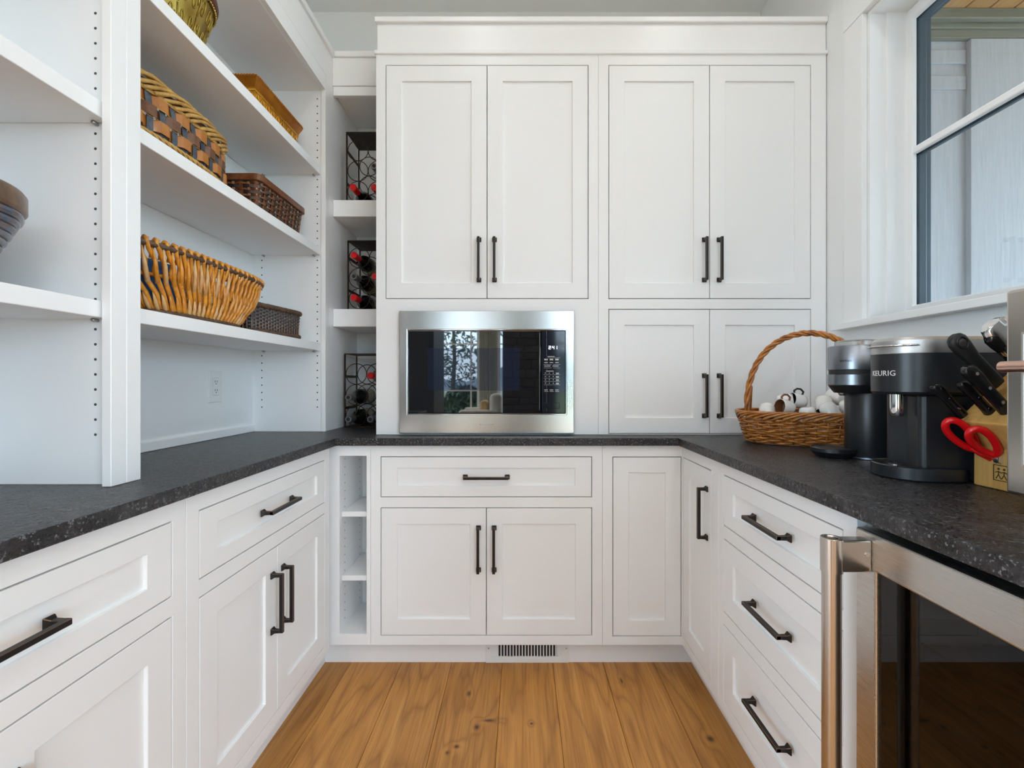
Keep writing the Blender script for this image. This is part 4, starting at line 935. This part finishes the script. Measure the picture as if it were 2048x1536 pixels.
cyl('spout', [(0.008, 0.178), (0.012, 0.186), (0.012, 0.198)], 'nickel', (cx-0.038, cy, Z), r, 16)
cyl('water_tank', [(0.050, 0.004), (0.052, 0.01), (0.052, 0.25), (0.048, 0.258)], 'blackg', (1.092, cy+0.01, Z), r)
def wrap(cx, cy, rad, a0): return lambda c: Vector((cx+(rad+c.z)*math.cos(a0+c.x/rad), cy+(rad+c.z)*math.sin(a0+c.x/rad), 0))
def wraptext(body, size, m_, parent, cx, cy, rad, a0, zc, sp=1.0):
    w_ = wrap(cx, cy, rad, a0)
    def f(c):
        v = w_(Vector((c.x, 0, c.z))); v.z = zc+c.y; return v
    return text(body, size, 'lettering', m_, parent, f, 0.0005, sp)
wraptext('vertuo', 0.011, 'blackg', hd, cx, cy, 0.0686, math.radians(215), Z+0.277)

# ------------------------------------------------------------------ single-cup brewer
cx, cy, Z = 0.900, 1.072, C1; RR = 0.076
r = thing('single_cup_brewer', 'black single-cup coffee brewer with stainless lid and half-round drip tray', 'coffee machine', (cx+0.08, cy, Z))
def stadium(rad, back, n=28, c=(cx, cy), sq=0.02):
    pts = [(c[0]+rad*math.cos(PI/2+PI*i/n), c[1]+rad*math.sin(PI/2+PI*i/n)) for i in range(n+1)]
    pts += [(back-sq, c[1]-rad), (back-sq*.3, c[1]-rad+sq*.3), (back, c[1]-rad+sq), (back, c[1]+rad-sq), (back-sq*.3, c[1]+rad-sq*.3), (back-sq, c[1]+rad)]; return pts
def stack(name, levels, m_, parent):
    bm = bmesh.new(); loft(bm, [[(x, y, Z+z) for x, y in stadium(rad, back)] for rad, back, z in levels]); return autosmooth(obj(name, bm, m_, parent), 35)
hd = stack('head', [(RR-0.005, 1.13, 0.190), (RR, 1.135, 0.196), (RR, 1.135, 0.2805)], 'blackp', r)
stack('lid', [(RR+0.0005, 1.135, 0.281), (RR+0.001, 1.136, 0.284), (RR, 1.135, 0.310), (RR-0.006, 1.13, 0.3165), (RR-0.02, 1.11, 0.318)], 'satin', r)
bm = bmesh.new(); loft(bm, [[(cx+(RR+o)*math.cos(a), cy+(RR+o)*math.sin(a), Z+z) for o, z in ((-0.004, 0.296), (q, 0.2965), (q+0.001, 0.299), (-0.004, 0.303))] for a, q in [(math.radians(t), 0.014*math.sin(PI*(t-145)/95)**0.6+0.001) for t in range(145, 241, 5)]]); obj('lid_handle', bm, 'chrome', r, smooth=True)
bm = bmesh.new(); outl = [(0.884, 1.018), (0.878, 1.030), (0.890, 1.072), (0.878, 1.114), (0.884, 1.126), (1.0, 1.14), (1.12, 1.14), (1.12, 1.004), (1.0, 1.004)]
prism(bm, outl, Z+0.002, Z+0.191); obj('column', bm, 'blackp', r, 0.006, seg=3)
tr = stack('drip_tray', [(RR-0.004, 0.97, 0.0005), (RR, 0.97, 0.004), (RR, 0.97, 0.029), (RR-0.003, 0.97, 0.031), (RR-0.006, 0.969, 0.029)], 'blackp', r)
cyl('drain_cap', [(0.013, 0.0285), (0.013, 0.0305), (0.010, 0.031)], 'chrome', (0.862, cy, Z), tr, 24)
cyl('spout', [(0.010, 0.140), (0.0135, 0.146), (0.0145, 0.160), (0.0145, 0.192)], 'chrome', (0.862, cy-0.006, Z), r, 24)
obj('water_tank', B((1.02, 1.14, 0.997, 1.15, Z+0.001, Z+0.27)), 'blackg', r, 0.012, seg=3)
wraptext('KEURIG', 0.0172, 'ink_white', hd, cx, cy, RR+0.0003, math.radians(186), Z+0.237, 1.06)

# ------------------------------------------------------------------ knife block, knives, scissors
r = thing('knife_block', 'slanted blond wooden knife block with burned-in emblem', 'knife block', (1.02, 0.94, C1))
prof = [(0.962, C1+0.0005), (0.962, 0.998), (0.924, 1.050), (1.035, 1.152), (1.135, C1+0.0005)]; ky0, ky1 = 0.872, 0.990
bm = bmesh.new(); loft(bm, [[(x, y, z) for x, z in prof] for y in (ky0, ky1)]); obj('block', bm, 'block', r, 0.003)
bm = bmesh.new(); XE = 0.9616; yc, zc = 0.932, 0.949
for a, b, c, d_ in ((-0.016, 0.016, 0.0145, 0.016), (-0.016, 0.016, -0.016, -0.0145), (-0.016, -0.0145, -0.016, 0.016), (0.0145, 0.016, -0.016, 0.016)): box(bm, XE-0.0002, XE+0.0008, yc+a, yc+b, zc+c, zc+d_)
for s in (-1, 1):
    o = s*0.0055
    for pth in ([(o, 0.004), (o, -0.003)], [(o, -0.003), (o-0.005, -0.012)], [(o, -0.003), (o+0.005, -0.012)], [(o, 0.003), (o-0.006, 0.0005)], [(o, 0.003), (o+0.006, 0.0005)]):
        tube(bm, [(XE, yc+a, zc+b) for a, b in pth], 0.0009, 5)
    tube(bm, [(XE-0.0004, yc+o, zc+0.008), (XE+0.0004, yc+o, zc+0.008)], 0.0022, 10)
obj('emblem', bm, 'ink_dark', r)
kd = Vector((-0.67, 0, 0.74)).normalized(); kn = Vector((-0.74, 0, -0.67)).normalized()   # handle direction, underside direction
def knife(label, tip, L, y, w=0.011, th=0.0085, rivets=3, hole=False, steelcap=False, name='kitchen_knife'):
    r = thing(name, label, 'knife', (tip[0], y, tip[1]))
    T0 = Vector((tip[0], y, tip[1])); ax = -kd; bm = bmesh.new(); rg = []
    for s, ww in ((0.0, 0.45), (0.03, 0.85), (0.10, 1.12), (0.22, 1.1), (0.45, 0.86), (0.75, 0.92), (0.92, 1.0), (1.0, 0.95)):
        c = T0+ax*(s*L)+kn*(0.004*math.exp(-s*9) if not hole else 0)
        ring = []
        for q in range(16):
            a = 2*PI*q/16; cu, sn = math.cos(a), math.sin(a)
            ring.append(c+kn*(w*ww*math.copysign(abs(cu)**0.6, cu))+Vector((0, th*ww**0.3*math.copysign(abs(sn)**0.7, sn), 0)))
        rg.append(ring)
    loft(bm, rg); autosmooth(obj('grip', bm, 'blackg' if not hole else 'blackm', r), 50)
    for i in range(rivets):
        c = T0+ax*L*(0.16+0.30*i); bm = bmesh.new(); tube(bm, [c+Vector((0, -th-0.0006, 0)), c+Vector((0, th+0.0006, 0))], 0.0034, 12); obj('rivet', bm, 'chrome', r)
    if hole:
        c = T0+ax*L*0.14; bm = bmesh.new(); tube(bm, [c+(kn*0.010*math.cos(a)+kd*0.013*math.sin(a))+Vector((0, -th, 0)) for a in [2*PI*q/20 for q in range(20)]], 0.0018, 6, True); obj('hanging_eye', bm, 'blackg', r, smooth=True)
        bm = bmesh.new(); tube(bm, [c+Vector((0, -th-0.0008, 0)), c+Vector((0, -th+0.001, 0))], 0.0075, 16); obj('eye_plate', bm, 'nickel', r)
    if steelcap:
        bm = bmesh.new(); rg = []
        for s, ww in ((-0.012, 0.7), (-0.008, 1.0), (0.012, 1.16), (0.05, 1.14), (0.058, 1.0)):
            c = T0+ax*s; rg.append([c+kn*(w*ww*math.copysign(abs(math.cos(a))**0.6, math.cos(a)))-kn*0.004+Vector((0, th*1.08*math.copysign(abs(math.sin(a))**0.7, math.sin(a)), 0)) for a in [2*PI*q/16 for q in range(16)]])
        loft(bm, rg); autosmooth(obj('end_cap', bm, 'chrome', r), 50)
    c = T0+ax*(L-0.001); bm = bmesh.new(); rg = []
    for s in (0, 0.012):
        c2 = c+ax*s; rg.append([c2+kn*(w*0.8)+Vector((0, 0.0012, 0)), c2+kn*(w*0.8)-Vector((0, 0.0012, 0)), c2-kn*(w*0.8)-Vector((0, 0.0012, 0)), c2-kn*(w*0.8)+Vector((0, 0.0012, 0))])
    loft(bm, rg); obj('blade', bm, 'chrome', r)
knife('short black riveted paring knife in the corner slot of the block', (0.862, 1.128), 0.090, 0.972, 0.0095)
knife('slim black riveted steak knife in the wooden block', (0.889, 1.134), 0.098, 0.940, 0.0095)
knife('long black riveted chef knife in the wooden block', (0.872, 1.163), 0.125, 0.912, 0.0125)
knife('black handled sharpening steel with hanging eye in the wooden block', (0.885, 1.226), 0.135, 0.955, 0.0170, 0.009, 0, True)
knife('large black knife with shiny steel end cap at the top of the block', (0.926, 1.236), 0.120, 0.912, 0.0235, 0.012, 0, False, True)
r = thing('kitchen_scissors', 'red handled kitchen scissors in the front of the knife block', 'scissors', (0.93, 0.95, 1.02))
sd = Vector((-0.68, 0, 0.73)).normalized(); sn = Vector((-0.73, 0, -0.68)).normalized(); T0 = Vector((0.953, 0, 0.996))
for y, sh, lab in ((0.974, 0.004, 'a'), (0.936, -0.010, 'b')):
    c = T0+sd*(0.036+sh)+Vector((0, y, 0))+sn*(0.006); bm = bmesh.new()
    pts = [c+sd*((0.040 if sh > 0 else 0.034)*math.cos(a))+sn*((0.0115+0.004*math.cos(a))*math.sin(a))+Vector((0, 0.010*math.sin(a), 0)) for a in [2*PI*q/40 for q in range(40)]]
    tube(bm, pts, 0.0072, 10, True); obj('finger_loop', bm, 'red_plastic', r, smooth=True)
    bm = bmesh.new(); tube(bm, [c-sd*0.034, c-sd*0.050+Vector((0, 0.006 if y < 0.95 else -0.006, 0)), c-sd*0.066+Vector((0, (0.954-y), 0))], 0.0085, 10, rfun=lambda t: 0.0080-0.002*t); obj('shank', bm, 'red_plastic', r, smooth=True)
bm = bmesh.new(); c = T0-sd*0.012+Vector((0, 0.935, -0.010)); tube(bm, [c-Vector((0, 0.006, 0)), c+Vector((0, 0.006, 0))], 0.010, 16); obj('pivot', bm, 'chrome', r, 0.002)
bm = bmesh.new(); tube(bm, [T0-sd*0.010+Vector((0, 0.952, 0)), T0-sd*0.018+Vector((0, 0.954, 0))], 0.006, 8); obj('blades', bm, 'chrome', r)

# ------------------------------------------------------------------ toaster oven
r = thing('toaster_oven', 'stainless countertop oven with copper bar handle', 'toaster oven', (1.0, 0.58, C1))
X0, Y0, Y1, Z0, Z1 = 0.826, 0.36, 0.794, C1+0.034, 1.285
obj('body', B((X0+0.012, 1.20, Y0+.001, Y1-.001, Z0, Z1)), 'steel_y', r, 0.014, seg=4)
bm = bmesh.new(); plate(bm, Y0, Y1, Z0-0.004, Z1+0.002, [(Y0+0.11, Y1-0.030, Z0+0.05, Z1-0.075)], 0, 0.02, lambda u, v, z: (X0+v, u, z)); obj('front_panel', bm, 'steel_z', r, 0.005, seg=3)
d = obj('door_glass', B((X0+0.003, X0+0.012, Y0+0.112, Y1-0.032, Z0+0.052, Z1-0.077)), 'panel_glass', r, 0.002)
bm = bmesh.new(); lathe(bm, [(0.004, 0.768), (0.0092, 0.765), (0.0092, 0.46), (0.004, 0.457)], 20, (X0-0.036, 0, 1.157), 'y'); autosmooth(obj('bar_handle', bm, 'copper', r), 50)
for y in (0.735, 0.49): obj('handle_post', B((X0-0.036, X0+0.001, y-0.006, y+0.006, 1.150, 1.164)), 'copper', r, 0.003)
for y in (Y0+0.03, Y1-0.045):
    for x in (X0+0.03, 1.15): bm = bmesh.new(); lathe(bm, [(0.014, 0.0005), (0.016, 0.035)], 16, (x, y, C1)); obj('foot', bm, 'blackm', r)
for z in (1.20, 1.10, 1.0): bm = bmesh.new(); lathe(bm, [(0.018, X0-0.018), (0.020, X0-0.015), (0.020, X0)], 24, (0, Y0+0.055, z), 'x'); autosmooth(obj('knob', bm, 'steel_y', r))

# ------------------------------------------------------------------ recessed downlights
def downlight(x, y, p, lab, col=(0.96, 0.98, 1.0)):
    r = thing('recessed_downlight', lab, 'light', (x, y, CEIL-0.012), 'recessed ceiling downlights')
    bm = bmesh.new(); lathe(bm, [(0.055, CEIL-0.0005), (0.078, CEIL-0.0005), (0.078, CEIL-0.004), (0.060, CEIL-0.008), (0.055, CEIL-0.004)], 40, (x, y, 0), cap0=False, cap1=False); autosmooth(obj('trim_ring', bm, 'outlet', r))
    bm = bmesh.new(); lathe(bm, [(0.055, CEIL-0.002), (0.055, CEIL-0.003)], 40, (x, y, 0)); obj('lens', bm, 'lens', r)
    a = area('downlight_lamp', (x, y, CEIL-0.012), (0, 0, 0), 0.11, 0.11, p, col, shape='DISK')
    return r
for x, y, q in ((-0.22, 1.25, 'in front of the two-door wall cabinet'), (0.77, 1.25, 'in front of the four-door wall cabinet'), (-0.22, -0.05, 'at the pantry entrance on the bookcase side'), (0.77, -0.05, 'at the pantry entrance on the wine fridge side')): downlight(x, y, 1.3, 'round recessed downlight '+q)
for x, y in ((-2.4, -1.3), (-0.8, -1.3), (0.8, -1.3), (2.2, -1.3), (-2.4, -2.9), (0.0, -2.6), (2.2, -2.9)): downlight(x, y, 6, 'round white fill downlight added in the living room ceiling', (0.94, 0.97, 1.0))  # unseen lamps added behind the camera as frontal fill

# ------------------------------------------------------------------ living room seen in the oven door
tag(obj('tall_cabinet', B((-1.62, -0.985, -2.2, -1.5, 0.0, 2.3)), 'dkwood', None, 0.004), 'black stained tall cabinet in the living room behind the pantry', 'cabinet')
r = thing('stone_fireplace', 'dark stacked stone fireplace column in the living room', 'fireplace', (0.12, -3.55, 0))
obj('chimney_breast', B((-0.277, 0.53, -3.9, -3.2, 0.0, CEIL-0.002)), 'stone', r)
rr = random.Random(9); zz = 0.0
while zz < 2.9:
    hh = rr.uniform(0.09, 0.16); x = -0.277
    while x < 0.5:
        ww = min(rr.uniform(0.14, 0.32), 0.53-x); obj('stone', B((x+0.004, x+ww-0.004, -3.2, -3.2+rr.uniform(0.012, 0.04), zz+0.004, zz+hh-0.004)), 'stone', r, 0.006); x += ww
    zz += hh
r = thing('armchair', 'cream armchair with rolled arms in the living room', 'armchair', (-0.72, -4.3, 0))
obj('seat', B((-1.03, -0.42, -4.6, -3.95, 0.28, 0.46)), 'fabric', r, 0.05, seg=4); obj('backrest', B((-0.52, -0.32, -4.6, -3.95, 0.30, 0.92)), 'fabric', r, 0.07, seg=4)
for y in (-4.68, -3.95): obj('arm', B((-1.02, -0.36, y, y+0.12, 0.25, 0.66)), 'fabric', r, 0.05, seg=4)
obj('cushion', B((-0.70, -0.56, -4.5, -4.1, 0.47, 0.80)), 'tanfab', r, 0.05, seg=4)
for x in (-0.98, -0.42):
    for y in (-4.62, -3.92): obj('leg', B((x, x+0.05, y, y+0.05, 0, 0.28)), 'dkwood', r, 0.004)
r = thing('coffee_table', 'black low table in the living room', 'table', (-0.45, -3.3, 0))
obj('table_top', B((-0.62, -0.30, -3.25, -2.6, 0.40, 0.44)), 'dkwood', r, 0.004)
for x in (-0.61, -0.35):
    for y in (-3.24, -2.65): obj('leg', B((x, x+0.04, y, y+0.04, 0, 0.40)), 'dkwood', r)
for a, b in ((-0.80, -0.62), (-0.60, -0.45)):
    bm = bmesh.new(); loft(bm, [[(a+(b-a)*i/24, -5.16+0.02*math.sin(i*1.6)+(0.006 if q else 0), z) for z in (0.02, 2.9)][::1] for q in (0,) for i in range(25)] , False, False, closed=False)
    o = obj('drape', bm, 'curtain', None); sl = o.modifiers.new('thick', 'SOLIDIFY'); sl.thickness = 0.006
    tag(o, 'pale olive drape between the living room windows', 'curtain', 'living room drapes')
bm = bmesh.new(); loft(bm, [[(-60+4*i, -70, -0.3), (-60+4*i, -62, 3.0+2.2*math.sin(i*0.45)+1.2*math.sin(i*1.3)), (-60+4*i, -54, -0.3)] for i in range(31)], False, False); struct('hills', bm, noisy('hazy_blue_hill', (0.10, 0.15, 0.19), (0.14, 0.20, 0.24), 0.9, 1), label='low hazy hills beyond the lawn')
def tree(x, y, h, rad, lab, seed):
    rr = random.Random(seed); r = thing('garden_tree', lab, 'tree', (x, y, -0.3))
    bm = bmesh.new(); tube(bm, [(x, y, -0.3), (x+0.1, y, h*0.4), (x, y, h)], 0.08, 8, rfun=lambda t: 0.09*(1-0.85*t))
    for i in range(16):
        z = h*(0.25+0.7*i/16); a = rr.uniform(0, 6.28); L = rad*rr.uniform(0.6, 1.1)
        tube(bm, [(x, y, z), (x+L*0.5*math.cos(a), y+L*.5*math.sin(a), z+0.15), (x+L*math.cos(a), y+L*math.sin(a), z+0.35)], 0.02, 5, rfun=lambda t: 0.022*(1-0.8*t))
    obj('trunk', bm, 'bark', r, smooth=True); bm = bmesh.new()
    for i in range(1500):
        a, b = rr.uniform(0, 6.28), rr.uniform(-1, 1); q = rad*rr.random()**0.4; c = Vector((x+q*math.cos(a)*math.sqrt(1-b*b), y+q*math.sin(a)*math.sqrt(1-b*b), h*0.62+h*0.42*b*rr.random()**0.3))
        u = Vector((rr.uniform(-1, 1), rr.uniform(-1, 1), rr.uniform(-1, 1))).normalized()*0.09; w_ = u.orthogonal().normalized()*0.035
        bm.faces.new([bm.verts.new(c-u), bm.verts.new(c+w_), bm.verts.new(c+u), bm.verts.new(c-w_)])
    obj('foliage', bm, 'leaf', r, kind='stuff', recalc=False)
tree(-1.95, -9.2, 4.4, 1.5, 'leafy tree outside the living room window', 1); tree(-1.25, -6.7, 1.0, 0.55, 'low bushy shrub outside the living room window', 2); tree(-4.6, -12.5, 2.3, 2.2, 'broad low tree at the far end of the lawn', 3); tree(2.6, -13.0, 3.4, 1.8, 'mid-height tree behind the fireplace window', 4)
